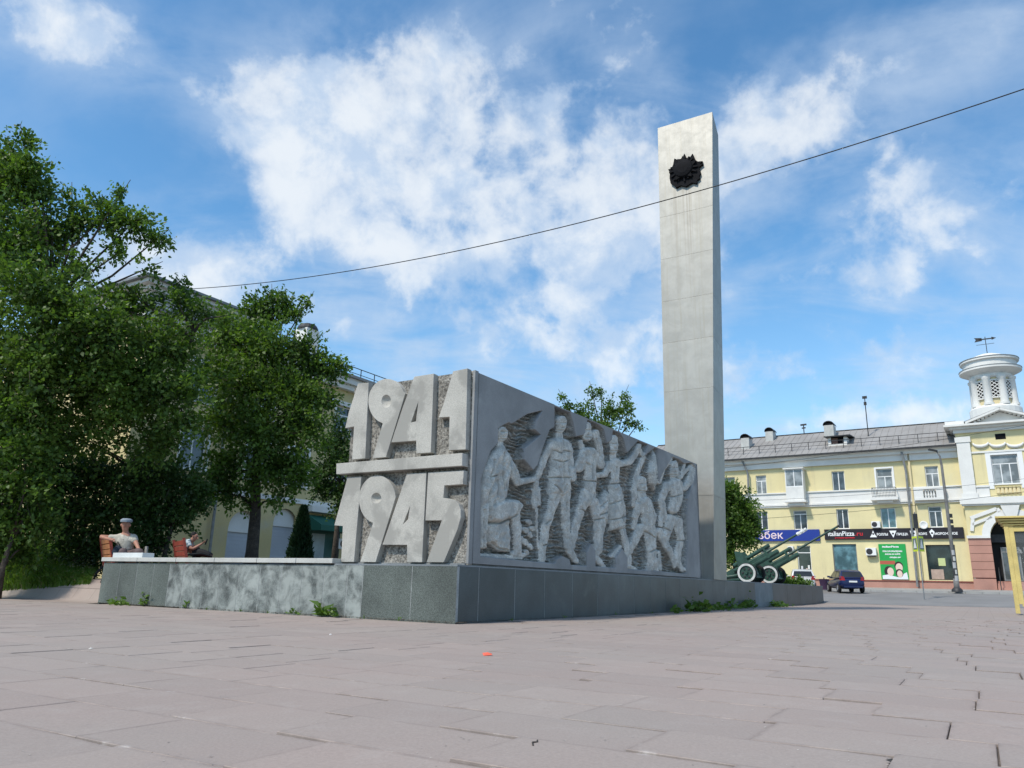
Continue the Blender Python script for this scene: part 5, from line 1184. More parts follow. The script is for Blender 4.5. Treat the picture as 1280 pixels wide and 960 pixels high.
# small cypress-like evergreen
b4 = gp(374, 29); h4 = (at(375, 635, 29) - b4).z
r_ = np.random.default_rng(33); t = thing('thuja', 'small pointed evergreen standing in front of the arched windows', 'evergreen', b4)
nn = 9000; zz_ = r_.random(nn) ** .8 * h4; rr2 = (.50 * (1 - (zz_ / h4) ** 1.7) + .04) * np.sqrt(r_.uniform(.25, 1, nn)); aa = r_.uniform(0, 2 * np.pi, nn)
P_ = np.stack([rr2 * np.cos(aa), rr2 * np.sin(aa), zz_], 1); D_ = np.stack([np.cos(aa) * .5, np.sin(aa) * .5, np.full(nn, 1.0)], 1) + r_.normal(size=(nn, 3)) * .3
quads_obj('crown', leaf_quads(P_, D_, .13, .35, r_), leaf_t, t); MB().tube([(0, 0, -.1), (0, 0, h4 * .8)], [.06, .02], 6).build('trunk', bark, t)
# tree behind the relief wall and by the obelisk
b5 = gp(752, 38)
tree('broadleaf_tree', 'tree showing its upright top shoots above the relief wall', b5, [b5, gp(752, 38, 3), gp(750, 38, 5.5)], [bl(735, 512, 11, 38, .5), bl(740, 490, 8, 38, .8), bl(752, 494, 8, 38, .8), bl(762, 515, 17, 38), bl(780, 512, 13, 38), bl(780, 495, 6, 38, .7), bl(705, 500, 7, 38, .8), bl(712, 512, 10, 38), bl(795, 533, 6, 38, .5), bl(785, 528, 9, 38, .7), bl(725, 520, 14, 38), bl(750, 540, 26, 38), bl(720, 545, 22, 38)], .13, 34, leaf_a, 41, trunk_r=(.18, .08), limb_r=.06, droop=-.1)
b6 = gp(920, 44)
tree('broadleaf_tree', 'rounded tree to the right of the obelisk behind the field guns', b6, [b6, gp(918, 44, 1.5), gp(916, 44, 3)], [bl(915, 622, 20, 44), bl(930, 640, 19, 44), bl(905, 650, 24, 44), bl(925, 665, 22, 44), bl(940, 655, 9, 44, .8), bl(908, 610, 12, 44, .8), bl(895, 630, 26, 44), bl(905, 690, 20, 44, .8), bl(938, 672, 12, 44, .8), bl(948, 660, 4, 44, .4), bl(880, 660, 26, 44), bl(915, 700, 10, 44.5, .6)], .15, 60, leaf_a, 43, trunk_r=(.16, .08), limb_r=.06)
b7 = gp(990, 47)
tree('bush', 'low green bush in front of the white car', b7, [b7, b7 + Vector((0, 0, .5))], [bl(985, 727, 6, 47), bl(1000, 728, 6, 47), bl(975, 725, 6, 47, .8), bl(1010, 730, 4, 47, .8), bl(992, 730, 6, 47)], .11, 140, leaf_c, 45, 'bushes by the road', 'bush', trunk_r=(.04, .02), limb_r=.02)
# grass bank, one mass
r_ = np.random.default_rng(50)
def in_bank(n):
    out = []
    while len(out) < n:
        px = r_.uniform(-60, 112); py = r_.uniform(0, 1)
        y0 = np.interp(px, [-60, 0, 60, 95, 115], [743, 739, 735, 731, 729])
        d_ = r_.uniform(0, 1) ** 1.3 * 7.0
        g_ = EDGE(px, y0); s_ = g_ + (Vector((g_.x, g_.y, 0)).normalized() * d_)
        out.append((s_.x, s_.y, terr(s_.x, s_.y) - .03, d_))
    return np.array(out)
_cache = {}
def EDGE(px, py):
    k_ = round(px)
    if k_ not in _cache: _cache[k_] = ground_at(k_, py)
    return _cache[k_]
G_ = in_bank(26000); hgt = np.clip(.34 + G_[:, 3] * .24, .3, 1.35) * r_.uniform(.5, 1.15, len(G_))
hgt *= np.interp(G_[:, 0] * F_PX / G_[:, 1] + 634, [60, 115], [1.0, .45])
n = len(G_); az_ = r_.uniform(0, 2 * np.pi, n); S_ = np.stack([np.cos(az_), np.sin(az_), np.zeros(n)], 1); ln_ = np.stack([r_.normal(0, .22, n), r_.normal(0, .22, n), np.ones(n)], 1)
P0 = G_[:, :3]; wb = .014 + .01 * r_.random((n, 1)); mid_ = P0 + ln_ * hgt[:, None] * .55; tip = P0 + (ln_ + ln_ * np.array([.9, .9, 0])) * hgt[:, None] - np.array([0, 0, .05])
go = quads_obj('grass', np.concatenate([np.stack([P0 - S_ * wb, P0 + S_ * wb, mid_ + S_ * wb * .8, mid_ - S_ * wb * .8], 1), np.stack([mid_ - S_ * wb * .8, mid_ + S_ * wb * .8, tip + S_ * .003, tip - S_ * .003], 1)]), grass_m, None)
tag(go, 'long green grass growing on the bank at the left edge of the paving', 'grass', kind='stuff')
W_ = in_bank(420); W_ = W_[(W_[:, 3] < 4)]; hw = np.clip(.34 + W_[:, 3] * .15, .3, .9)
fl = []
for (x_, y_, z_, d_), h_ in zip(W_, hw):
    px_ = x_ * F_PX / y_ + 634
    if px_ < 40 and r_.random() < .7: continue
    for _ in range(7):
        o_ = r_.normal(0, .045, 3) * np.array([1, 1, .4]); s_ = .018
        fl.append(np.array([(x_ + o_[0] - s_, y_ + o_[1], z_ + h_ + o_[2]), (x_ + o_[0], y_ + o_[1] - s_, z_ + h_ + o_[2] + .006), (x_ + o_[0] + s_, y_ + o_[1], z_ + h_ + o_[2] + .012), (x_ + o_[0], y_ + o_[1] + s_, z_ + h_ + o_[2] + .012)]))
tag(quads_obj('wildflowers', np.array(fl), flat_mat('white_petal', (.62, .62, .52), .7), None), 'small white flower heads scattered through the long grass', 'wildflowers', kind='stuff')
# weeds at the foot of the platform
def weed(px, py, label, n, L, lift, seed, spread=.12, wd=.28, frame=None, upk=.6):
    r2 = np.random.default_rng(seed); g_ = ground_at(px, py); t = thing('weed', label, 'weed', g_, 0, 'weeds along the platform')
    a_ = r2.uniform(0, 2 * np.pi, n); D_ = np.stack([np.cos(a_), np.sin(a_), r2.uniform(.15, upk * 2, n)], 1)
    P_ = np.stack([r2.normal(0, spread, n), r2.normal(0, spread * .35, n), np.abs(r2.normal(0, lift, n))], 1)
    rot = Matrix.Rotation(frame if frame is not None else 0, 3, 'Z'); P_ = P_ @ np.array(rot).T
    L_ = leaf_quads(P_, D_, L, wd, r2); L_[:, 2, 2] -= L * .25; L_[:, :, 2] = np.maximum(L_[:, :, 2], .004)
    quads_obj('leaf', L_, weed_m, t); MB().tube([(0, 0, 0), (0, 0, lift + .03)], [.012, .006], 5).build('stem', weed_m, t)
AF = math.atan2(MON.Y.y, MON.Y.x); AS = MON.rz
weed(402, 770, 'big dandelion rosette against the stained slabs', 46, .24, .05, 1, .06, .24, AF, .7); weed(418, 771, 'small leafy weed right of the big rosette', 26, .11, .07, 2, .04, .5, AF)
weed(365, 768, 'low weed left of the big rosette', 24, .13, .02, 3, .10, .3, AF); weed(150, 757, 'weed patch under the dark slabs at the far left corner', 60, .14, .05, 4, .22, .4, AF); weed(178, 757, 'bushy weed beneath the third dark slab', 40, .10, .09, 5, .09, .5, AF)
weed(232, 760, 'tiny upright sprig by the first stained slab', 14, .12, .05, 6, .03, .25, AF, 1.2)
for i, (px, py, n, lb, sp) in enumerate(((872, 765, 130, 'leafy weed clump below the obelisk', .30), (893, 763, 110, 'low ivy patch right of the leafy clump', .55), (915, 761.5, 90, 'narrow strip of weeds in the middle of the dark side slabs', .60), (934, 760, 120, 'weed tuft left of the pale side slab', .40), (973, 758.5, 110, 'weed tuft right of the pale side slab', .55), (846, 767, 18, 'sparse sprig before the leafy clump', .15))):
    weed(px, py, lb, n, .16, .15 if i in (0, 3) else .09, 10 + i, sp, .6, AS)

r2 = np.random.default_rng(91); Q = []
for (n_, fn) in ((1500, lambda s_, o_: (-o_, s_ * 10.8)), (1900, lambda s_, o_: (s_ ** 1.6 * 37, -o_))):
    for _ in range(n_):
        a, b = fn(r2.random(), abs(r2.normal(0, .05)) + .004); w_ = MON.wor(a, b, 0); s_ = r2.uniform(.004, .016); z_ = .004 + r2.uniform(0, .01)
        c_ = np.array([w_.x, w_.y, float(terr_uv(a, b)) + z_]); Q.append(np.array([c_ + [-s_, 0, 0], c_ + [0, -s_ * .8, s_ * .4], c_ + [s_, 0, s_ * .5], c_ + [0, s_ * .8, s_ * .6]]))
tag(quads_obj('debris', np.array(Q), surf('dirt_crumbs', (.12, .10, .075), .95, .6, 40, 90, .4, 0), None), 'line of dirt and crumbs gathered along the foot of the platform', 'dirt', kind='stuff')
for i_ in range(9):
    px_ = (258, 300, 334, 455, 498, 640, 706, 770, 815)[i_]; q_ = np.interp(px_, [123, 228, 432, 568, 680, 800], [754.3, 759.8, 771.3, 779.5, 773.2, 766]) + .8
    weed(px_, q_, 'wisp of grass at the %s' % ('foot of the stained slabs, first from the left', 'foot of the stained slabs, second from the left', 'foot of the stained slabs, third from the left', 'foot of the clean slab under the second numeral nine', 'foot of the clean slab under the numeral four', 'near end of the dark side slabs', 'dark side slabs below the standing figure', 'dark side slabs below the figure in a skirt', 'dark side slabs below the crouching figure')[i_], 9, .06, .02, 60 + i_, .03, .2, AF if i_ < 5 else AS, 1.0)

# ------------------------------------------------------------------ field guns
def field_gun(label, loc, heading, brake):
    t = thing('field_gun', label, 'cannon', loc, heading, 'field guns on the platform')
    WR, TR = .47, .72                       # wheel radius, half track; +X is the muzzle side, right wheel at -Y
    for s in (-1, 1):
        w = thing('wheel', None, None); w.parent = t; w.location = (0, s * TR, WR)
        MB().lathe([(WR - .13, -.075), (WR - .03, -.085), (WR, -.05), (WR, .05), (WR - .03, .085), (WR - .13, .075)], 32, axis='y', closed=True).build('tyre', rubber, w, ang=30)
        MB().lathe([(WR - .135, -.097), (WR - .035, -.095), (WR - .035, -.08), (WR - .135, -.08)] if s < 0 else [(WR - .135, .08), (WR - .035, .08), (WR - .035, .095), (WR - .135, .097)], 32, axis='y', closed=True).build('white_band', MATS.get('tyre_whitewash') or surf('tyre_whitewash', (.52, .52, .50), .8, .15, 6, 40, .15, .1), w, ang=30)
        m = MB(); m.lathe([(0, -.05), (WR - .16, -.035), (WR - .135, -.075), (WR - .135, .075), (WR - .16, .035), (0, .05)], 24, axis='y')
        m.lathe([(0, -.13), (.06, -.13), (.09, -.05), (.09, .05), (.06, .13), (0, .13)], 14, axis='y'); m.build('rim', gun_green, w, ang=35)
        m = MB()
        for k_ in range(6):
            a = k_ * math.pi / 3; m.lathe([(0, s * .075), (.05, s * .07), (.06, s * .04)], 8, (.2 * math.cos(a), 0, .2 * math.sin(a)), axis='y')
        m.build('hub_bosses', dark_metal, w)
        m = MB()
        m.tube([(.02, s * .25, WR), (-.9, s * .38, .30), (-2.3, s * .75, .12)], [.085, .075, .06], 8); m.build('trail_leg', gun_green, t, smooth=True)
        m = MB(); m.hexa([(-2.5, s * .65 - .1, .0), (-2.2, s * .72 - .1, .0), (-2.2, s * .72 + .1, .0), (-2.5, s * .65 + .1, .0), (-2.45, s * .7 - .08, .28), (-2.25, s * .72 - .08, .22), (-2.25, s * .72 + .08, .22), (-2.45, s * .7 + .08, .28)]); m.build('spade', gun_green, t)
    MB().tube([(0, -TR, WR), (0, TR, WR)], .06, 10).build('axle', gun_green, t)
    m = MB(); m.hexa([(-.3, -.24, .42), (.3, -.24, .42), (.3, .24, .42), (-.3, .24, .42), (-.22, -.17, .86), (.16, -.17, .86), (.16, .17, .86), (-.22, .17, .86)]); m.build('carriage', gun_green, t, bevel=.02)
    for s in (-1, 1):
        MB().prism([[(-.42, .30), (.30, .30), (.34, .55), (.05, .98), (-.40, 1.50), (-.66, 1.48)]], lambda a, b, s=s: (a, s * .42 - .012, b), (0, .024, 0)).build('shield', gun_green, t)
    m = MB(); m.hexa([(.32, -.68, .26), (.36, -.68, .26), (.36, .68, .26), (.32, .68, .26), (.12, -.68, .62), (.15, -.68, .62), (.15, .68, .62), (.12, .68, .62)]); m.build('lower_shield', gun_green, t)
    e = R(29); ce, se = math.cos(e), math.sin(e); px0, pz0 = -.1, .98
    def bp(d, h=0.0, y=0.0): return (px0 + d * ce - h * se, y, pz0 + d * se + h * ce)
    L = 2.72 if brake else 3.95
    MB().tube([bp(-.95), bp(-.2), bp(1.05), bp(1.08), bp(L)], [.095, .095, .08, .065, .048], 12).build('barrel', gun_green, t, ang=30)
    m = MB(); m.bar(bp(-1.25), bp(-.85), .24, .26); m.build('breech', gun_green, t, bevel=.015)
    MB().tube([bp(-.75, .22), bp(-.7, .22), bp(1.28, .22), bp(1.32, .22)], [.06, .10, .10, .07], 10).build('recuperator', gun_green, t, ang=30)
    MB().tube([bp(-.5, -.22), bp(-.45, -.22), bp(1.5, -.22), bp(1.55, -.22)], [.08, .12, .12, .08], 10).build('recoil_cylinder', gun_green, t, ang=30)
    m = MB(); m.bar(bp(-.7, -.07), bp(1.05, -.07), .16, .10); m.bar(bp(.98, -.25), bp(1.07, -.25), .22, .1); m.hexa([bp(.95, -.3, -.12), bp(1.05, -.3, -.12), bp(1.05, -.3, .12), bp(.95, -.3, .12), bp(.95, .28, -.12), bp(1.05, .28, -.12), bp(1.05, .28, .12), bp(.95, .28, .12)]); m.build('cradle', gun_green, t)
    MB().tube([(.12, -.3, .5), bp(.35, -.25, -.3)], [.06, .05], 8).build('equilibrator', gun_green, t)
    if brake:
        mb = MB(); 
        for (a, b, r0) in ((0, .12, .085), (.22, .32, .085), (.42, .52, .08)): mb.tube([bp(L + a), bp(L + b)], [r0, r0], 12)
        mb.tube([bp(L), bp(L + .5)], .045, 8)
        for s in (-1, 1): mb.bar(bp(L + .1, s * .06), bp(L + .44, s * .06), .06, .03)
        mb.build('muzzle_brake', white_paint, t)
    else:
        MB().tube([bp(L - .02), bp(L + .10)], [.056, .056], 12).build('muzzle', dark_metal, t)
    MB().lathe([(.14, -.012), (.165, -.012), (.165, .012), (.14, .012)], 16, bp(-.2, 0, -.36), axis='y', closed=True).build('handwheel', dark_metal, t)
    return t
def on_plat(px, py, z=1.002):
    d = ray(px, py); t = (z - CAM_H) / d.z; return EYE + d * t
hd = R(90 - 124)
gA = at(939, 726, 37.6); gA.z = 1.002; gB = at(967.5, 729, 40.6); gB.z = 1.002
# wheel nearest the camera is the right one (local -Y)
def gun_at(label, wx, Y, brake):
    p = at(wx, 720, Y); lo = Vector((p.x, p.y, 1.002)); off = Matrix.Rotation(hd, 3, 'Z') @ Vector((0, -.72, 0)); return field_gun(label, lo - off, hd, brake)
gun_at('nearer dark green field gun with a pale muzzle brake next to the obelisk', 934, 37.3, True)
gun_at('farther dark green field gun with a longer plain barrel', 962, 40.0, False)

# ------------------------------------------------------------------ benches and people
bench_red = surf('bench_red_paint', (.36, .075, .05), .6, .15, 3, 30, .15, .1); bench_wood = surf('bench_brown_slat', (.46, .20, .09), .6, .2, 4, 30, .2, .1)
cast = flat_mat('cast_iron_leg', (.012, .012, .012), .6)
def bench(label, loc, rz, wood):
    t = thing('park_bench', label, 'bench', loc, rz, 'benches behind the platform'); t.scale = (1.14, 1.0, 1.2)      # long axis +Y, sitter faces +X
    for i in range(4): MB().box(.02 + .115 * i, .12 + .115 * i, -.8, .8, .42, .455).build('seat_slat', wood, t, bevel=.006)
    for i in range(4):
        z0 = .50 + .115 * i; x0 = -.03 - .03 * i
        MB().hexa([(x0 - .02, -.8, z0), (x0 + .02, -.8, z0), (x0 + .02, .8, z0), (x0 - .02, .8, z0), (x0 - .045, -.8, z0 + .10), (x0 - .005, -.8, z0 + .10), (x0 - .005, .8, z0 + .10), (x0 - .045, .8, z0 + .10)]).build('back_slat', wood, t, bevel=.006)
    for s in (-.81, .81):
        m = MB(); m.bar((-.0, s, .36), (-.17, s, .99), .055, .07, (0, 1, 0)); m.bar((-.02, s, .40), (.50, s, .40), .05, .05, (0, 1, 0)); m.build('side_frame', bench_red, t)
        m = MB(); m.tube([(.42, s, .4), (.50, s, .22), (.46, s, 0)], .028, 6); m.tube([(.0, s, .4), (-.14, s, .2), (-.20, s, 0)], .028, 6); m.tube([(-.02, s, .64), (.25, s, .67), (.48, s, .62), (.5, s, .42)], .022, 6); m.build('leg', cast, t)
    return t
skin = surf('skin', (.40, .20, .14), .6, .1, 8, 60, .08, .05)
def skin_obj(name, chains, mat, parent, sub=2):
    """chains: lists of (point, radius); the first vertex of the first chain is the root; a chain may start at an existing index"""
    me = bpy.data.meshes.new(name); V = []; E = []; RD = []
    for ch in chains:
        prev = None
        for it in ch:
            if isinstance(it, int): prev = it; continue
            V.append(tuple(it[0])); RD.append(it[1] if hasattr(it[1], '__len__') else (it[1], it[1]))
            if prev is not None: E.append((prev, len(V) - 1))
            prev = len(V) - 1
    me.from_pydata(V, E, []); o = link(bpy.data.objects.new(name, me), parent)
    md = o.modifiers.new('skin', 'SKIN'); md.use_smooth_shade = True
    sv = me.skin_vertices[0].data
    for i, rr_ in enumerate(RD): sv[i].radius = rr_; sv[i].use_root = (i == 0)
    md2 = o.modifiers.new('sub', 'SUBSURF'); md2.levels = sub; md2.render_levels = sub
    me.materials.append(mat); return o
def fingers(wrist, palm, d, side, base, r=.0085, curl=.35):
    d = Vector(d).normalized(); side = Vector(side).normalized(); dn = d.cross(side).normalized(); out = []
    for i in range(4):
        b = Vector(palm) + side * (.032 - .021 * i); L_ = (.070, .080, .075, .058)[i]
        out.append([base, (b + d * .03, r * 1.1), (b + d * (.03 + L_ * .5) + dn * curl * .01, r), (b + d * (.03 + L_ * .9) + dn * curl * .045, r * .8)])
    tb = Vector(wrist) + side * .02 + d * .02
    out.append([base - 1, (tb + side * .03 + d * .02, r * 1.2), (tb + side * .045 + d * .055 + dn * .01, r)])
    return out
def head_parts(t, c, f, upv, s=1.0):
    """eyes, nose, mouth, ears on a head centred at c that looks along f"""
    c, f, upv = Vector(c), Vector(f).normalized(), Vector(upv).normalized(); sd_ = f.cross(upv)
    dk = flat_mat('eye_dark', (.02, .015, .012), .3) if 'eye_dark' not in MATS else MATS['eye_dark']; lip = MATS.get('lip') or flat_mat('lip', (.30, .11, .09), .6)
    for q in (-1, 1):
        p = c + f * .098 * s + sd_ * q * .032 * s + upv * .008 * s; MB().lathe([(0, -.008), (.010 * s, 0), (0, .008)], 8, p).build('eye', dk, t, smooth=True)
        p = c + sd_ * q * .083 * s - upv * .01 * s; MB().lathe([(0, -.035 * s), (.016 * s, -.01 * s), (.02 * s, .015 * s), (0, .032 * s)], 8, p).build('ear', skin, t, smooth=True)
    p = c + f * .108 * s - upv * .02 * s; MB().lathe([(.014 * s, -.022 * s), (.018 * s, -.012 * s), (.008 * s, .03 * s), (0, .034 * s)], 8, p).build('nose', skin, t, smooth=True)
    MB().bar(c + f * .098 * s - upv * .058 * s - sd_ * .024 * s, c + f * .098 * s - upv * .058 * s + sd_ * .024 * s, .012 * s, .010 * s).build('mouth', lip, t, bevel=.003)
# -- man on the left bench
Ym = 20.1; K = 1.14
pm = at(158, 692, Ym); zg = .56
hpx = at(157, 655, Ym)                                  # head centre
bn = at(129, 700, 20.2)
def bench_seen(label, pxn, pxf, Yn, Yf, wood):
    a, b = at(pxn, 690, Yn), at(pxf, 690, Yf); d = (b - a); d.z = 0; d.normalize(); side = Vector((d.y, -d.x, 0)); c = a + d * .85 + side * .12
    return bench(label, (c.x, c.y, .47), math.atan2(d.y, d.x) - R(90), wood)
bench_seen('red-framed bench with brown slats that the man in the cap sits on', 138.5, 125, 20.05, 21.65, bench_wood)
man = thing('person', 'man in a grey flat cap and cream shirt, one arm over the bench back', 'person', (pm.x, pm.y, zg))
fx = lambda px, py, dy=0.0: at(px, py, Ym + dy) - Vector((pm.x, pm.y, zg))
pel = fx(160, 692, .15); che = fx(157, 680, .1); shl = fx(156.5, 670.5, .08); nk = fx(157, 665.5, .05); hd_ = fx(157.2, 656, 0)
S1, S2 = fx(145.5, 673, .02), fx(168, 674, .08)       # his right and left shoulder as seen
E1, E2 = fx(125, 670.5, -.12), fx(171.5, 682, -.05); W1, W2 = fx(138.5, 674.5, -.30), fx(175, 690, -.25)
KN1, KN2 = fx(154, 688, -.45), fx(174.5, 688.5, -.38); AN1, AN2 = fx(150, 716, -.45), fx(186, 716, -.3)
ch = [[(pel, .15), (che, .155), (shl, .12), (nk, .064), (hd_ - Vector((0, .0, .09)), (.084, .09)), (hd_, (.118, .122)), (hd_ + Vector((0, 0, .10)), (.10, .105))]]
ch += [[2, (S1, .075), (E1, .052), (W1, .036), (W1 + Vector((.075, -.04, .0)), (.045, .022))]]; i1 = 10
ch += [[2, (S2, .075), (E2, .052), (W2, .036), (W2 + Vector((.05, -.05, -.04)), (.045, .022))]]; i2 = 14
ch += [[0, (pel + Vector((-.10, -.05, -.02)), .11), (KN1, .075), (AN1, .05)], [0, (pel + Vector((.10, -.05, -.02)), .11), (KN2, .075), (AN2, .05)]]
ch += fingers(W1, W1 + Vector((.075, -.04, 0)), (.8, -.4, -.25), (0, 0, 1), 10); ch += fingers(W2, W2 + Vector((.05, -.05, -.04)), (.5, -.4, -.7), (-.5, -.5, 0), 14)
skin_obj('body', ch, skin, man)
shirt_m = surf('cream_shirt', (.50, .465, .39), .85, .22, 9, 40, .12, .5, bd=.03); trou = surf('brown_striped_trousers', (.105, .075, .075), .85, .25, 9, 40, .1, .1)
skin_obj('shirt', [[(pel + Vector((0, 0, -.02)), .185), (che, .185), (shl, .145), (nk - Vector((0, 0, .025)), .085)], [2, (S1, .10), (S1.lerp(E1, .55), .088)], [2, (S2, .10), (S2.lerp(E2, .55), .088)]], shirt_m, man)
skin_obj('trousers', [[(pel - Vector((0, 0, .04)), .17), (pel + Vector((-.10, -.1, -.04)), .125), (KN1, .10), (AN1, .08)], [0, (pel + Vector((.10, -.1, -.04)), .125), (KN2, .10), (AN2, .08)]], trou, man)
head_parts(man, hd_, (.22, -1, .05), (0, 0, 1), 1.28)
m = MB(); m.lathe([(.13, .0), (.15, .03), (.145, .065), (.10, .095), (0, .105)], 20, hd_ + Vector((0, .01, .065))); m.prism([[(-.11, 0), (-.09, -.11), (0, -.15), (.09, -.11), (.11, 0)]], lambda a, b: (hd_.x + a + .02, hd_.y - .07 + b, hd_.z + .064), (0, 0, .018)); m.build('cap', surf('grey_cap', (.24, .28, .32), .9, .06, 5, 30, .08, .1), man, ang=50)
skin_obj('hair', [[(hd_ + Vector((-.085, .03, .03)), .025), (hd_ + Vector((-.06, .085, .02)), .035), (hd_ + Vector((.06, .085, .02)), .035), (hd_ + Vector((.085, .03, .03)), .025)]], surf('grey_hair', (.22, .21, .2), .9, .2, 20), man)
bt = MB(); 
for i in range(4): p = nk.lerp(pel, .14 + .2 * i) + Vector((0.0, -.165 if i else -.11, 0)); bt.lathe([(0, -.01), (.011, 0), (0, .01)], 6, p)
bt.build('buttons', flat_mat('button', (.25, .24, .2), .5), man)
# dark bag at his side
t = thing('bag', 'dark blue bag leaning against the man on the bench', 'bag', fx(147, 689, -.1) + Vector((pm.x, pm.y, zg)))
skin_obj('pouch', [[(Vector((0, 0, -.12)), (.17, .10)), (Vector((0, 0, .03)), (.15, .09)), (Vector((-.02, 0, .16)), (.06, .05))]], flat_mat('bag_cloth', (.012, .02, .035), .8), t); MB().tube([(-.06, 0, .14), (-.03, 0, .24), (.04, 0, .14)], .012, 5).build('strap', flat_mat('bag_strap', (.01, .012, .016), .8), t)
# white stone block and leaning board on the coping
q = at(160, 692, 17.75); lq = MON.loc(q)
t = thing('stone_block', 'small white stone slab lying on the coping in front of the seated man', 'stone slab', MON.wor(.18, MON.on_x(178, 694, .18)[0], 1.102), MON.rz)
MB().box(0, .32, 0, MON.on_x(141, 694, .18)[0] - MON.on_x(178, 694, .18)[0], 0, .12).build('slab', surf('white_marble_block', (.60, .62, .62), .6, .08, 2, 30, .05, .05), t, bevel=.008)
t = thing('leaning_board', 'narrow grey board leaning behind the coping to the right of the man', 'board', MON.wor(.66, MON.on_x(183, 694, .7)[0], .55), MON.rz)
MB().hexa([(-.02, -.13, 0), (.02, -.13, 0), (.02, .0, 0), (-.02, .0, 0), (.10, .12, .86), (.14, .12, .86), (.14, .20, .86), (.10, .20, .86)]).build('plank', surf('weathered_board', (.24, .23, .21), .9, .15, 3, 30, .15, .2), t)
# -- reclining reader
Yr = 20.9; pr = at(245, 693, Yr); zr0 = .56
bench_seen('red bench whose back shows behind the second person', 231.5, 217, 20.1, 21.7, bench_red)
per = thing('person', 'person in a pale checked shirt lounging sideways and looking at a phone', 'person', (pr.x, pr.y, zr0))
fr_ = lambda px, py, dy=0.0: at(px, py, Yr + dy) - Vector((pr.x, pr.y, zr0))
pel, che, shl, nk, hd2 = fr_(239, 692), fr_(235, 684), fr_(233.5, 677.5), fr_(239, 676), fr_(243.5, 671)
Sa, Sb = fr_(233.5, 678, -.17), fr_(233.5, 678, .17); Ea, Eb = fr_(240, 687, -.22), fr_(241, 687, .2); Wa, Wb = fr_(250, 681, -.08), fr_(250, 681, .1)
Ka, Kb = fr_(252, 690, -.1), fr_(254, 691, .1); Aa, Ab = fr_(264, 695, -.1), fr_(266, 695, .1)
ch = [[(pel, .14), (che, .14), (shl, .12), (nk, .06), (hd2 - Vector((.01, 0, .05)), .08), (hd2 + Vector((0, 0, .02)), (.085, .10)), (hd2 + Vector((0, 0, .09)), .075)], [2, (Sa, .07), (Ea, .05), (Wa, .035), (Wa + Vector((.06, 0, .04)), (.04, .02))], [2, (Sb, .07), (Eb, .05), (Wb, .035), (Wb + Vector((.06, 0, .04)), (.04, .02))], [0, (Ka, .08), (Aa, .05)], [0, (Kb, .08), (Ab, .05)]]
ch += fingers(Wa, Wa + Vector((.06, 0, .04)), (.7, 0, .6), (0, 1, 0), 10) + fingers(Wb, Wb + Vector((.06, 0, .04)), (.7, 0, .6), (0, -1, 0), 14)
skin_obj('body', ch, skin, per)
chk, cg, cb = new_mat('checked_shirt'); bk_ = cg.n('ShaderNodeTexChecker'); cg.set(bk_.inputs[0], cg.n('ShaderNodeTexCoord').outputs['Object']); bk_.inputs['Scale'].default_value = 14; bk_.inputs[1].default_value = (.50, .56, .56, 1); bk_.inputs[2].default_value = (.16, .24, .28, 1); cg.nt.links.new(bk_.outputs[0], cb.inputs['Base Color']); cb.inputs['Roughness'].default_value = .9
skin_obj('shirt', [[(pel + Vector((-.03, 0, .03)), .165), (che, .17), (shl, .145), (nk - Vector((.01, 0, .02)), .08)], [2, (Sa, .095), (Sa.lerp(Ea, .7), .08)], [2, (Sb, .095), (Sb.lerp(Eb, .7), .08)]], chk, per)
dkt = flat_mat('dark_trousers', (.012, .012, .014), .85)
skin_obj('trousers', [[(pel, .155), (Ka, .105), (Aa, .075)], [0, (Kb, .105), (Ab, .075)]], dkt, per)
head_parts(per, hd2 + Vector((0, 0, .01)), (1, -.15, -.3), (.3, 0, 1), 1.0)
skin_obj('hair', [[(hd2 + Vector((-.05, 0, -.04)), .075), (hd2 + Vector((-.045, 0, .06)), .105), (hd2 + Vector((.035, 0, .11)), .075)]], flat_mat('dark_hair', (.012, .010, .010), .8), per)
t = thing('phone', 'dark phone held up by the lounging person', 'phone', Wa + Vector((.11, .09, .08)) + Vector((pr.x, pr.y, zr0)))
m = MB(); m.hexa([(-.01, -.04, -.07), (.0, -.04, -.07), (.0, .04, -.07), (-.01, .04, -.07), (.03, -.04, .08), (.04, -.04, .08), (.04, .04, .08), (.03, .04, .08)]); m.build('case', rubber, t)

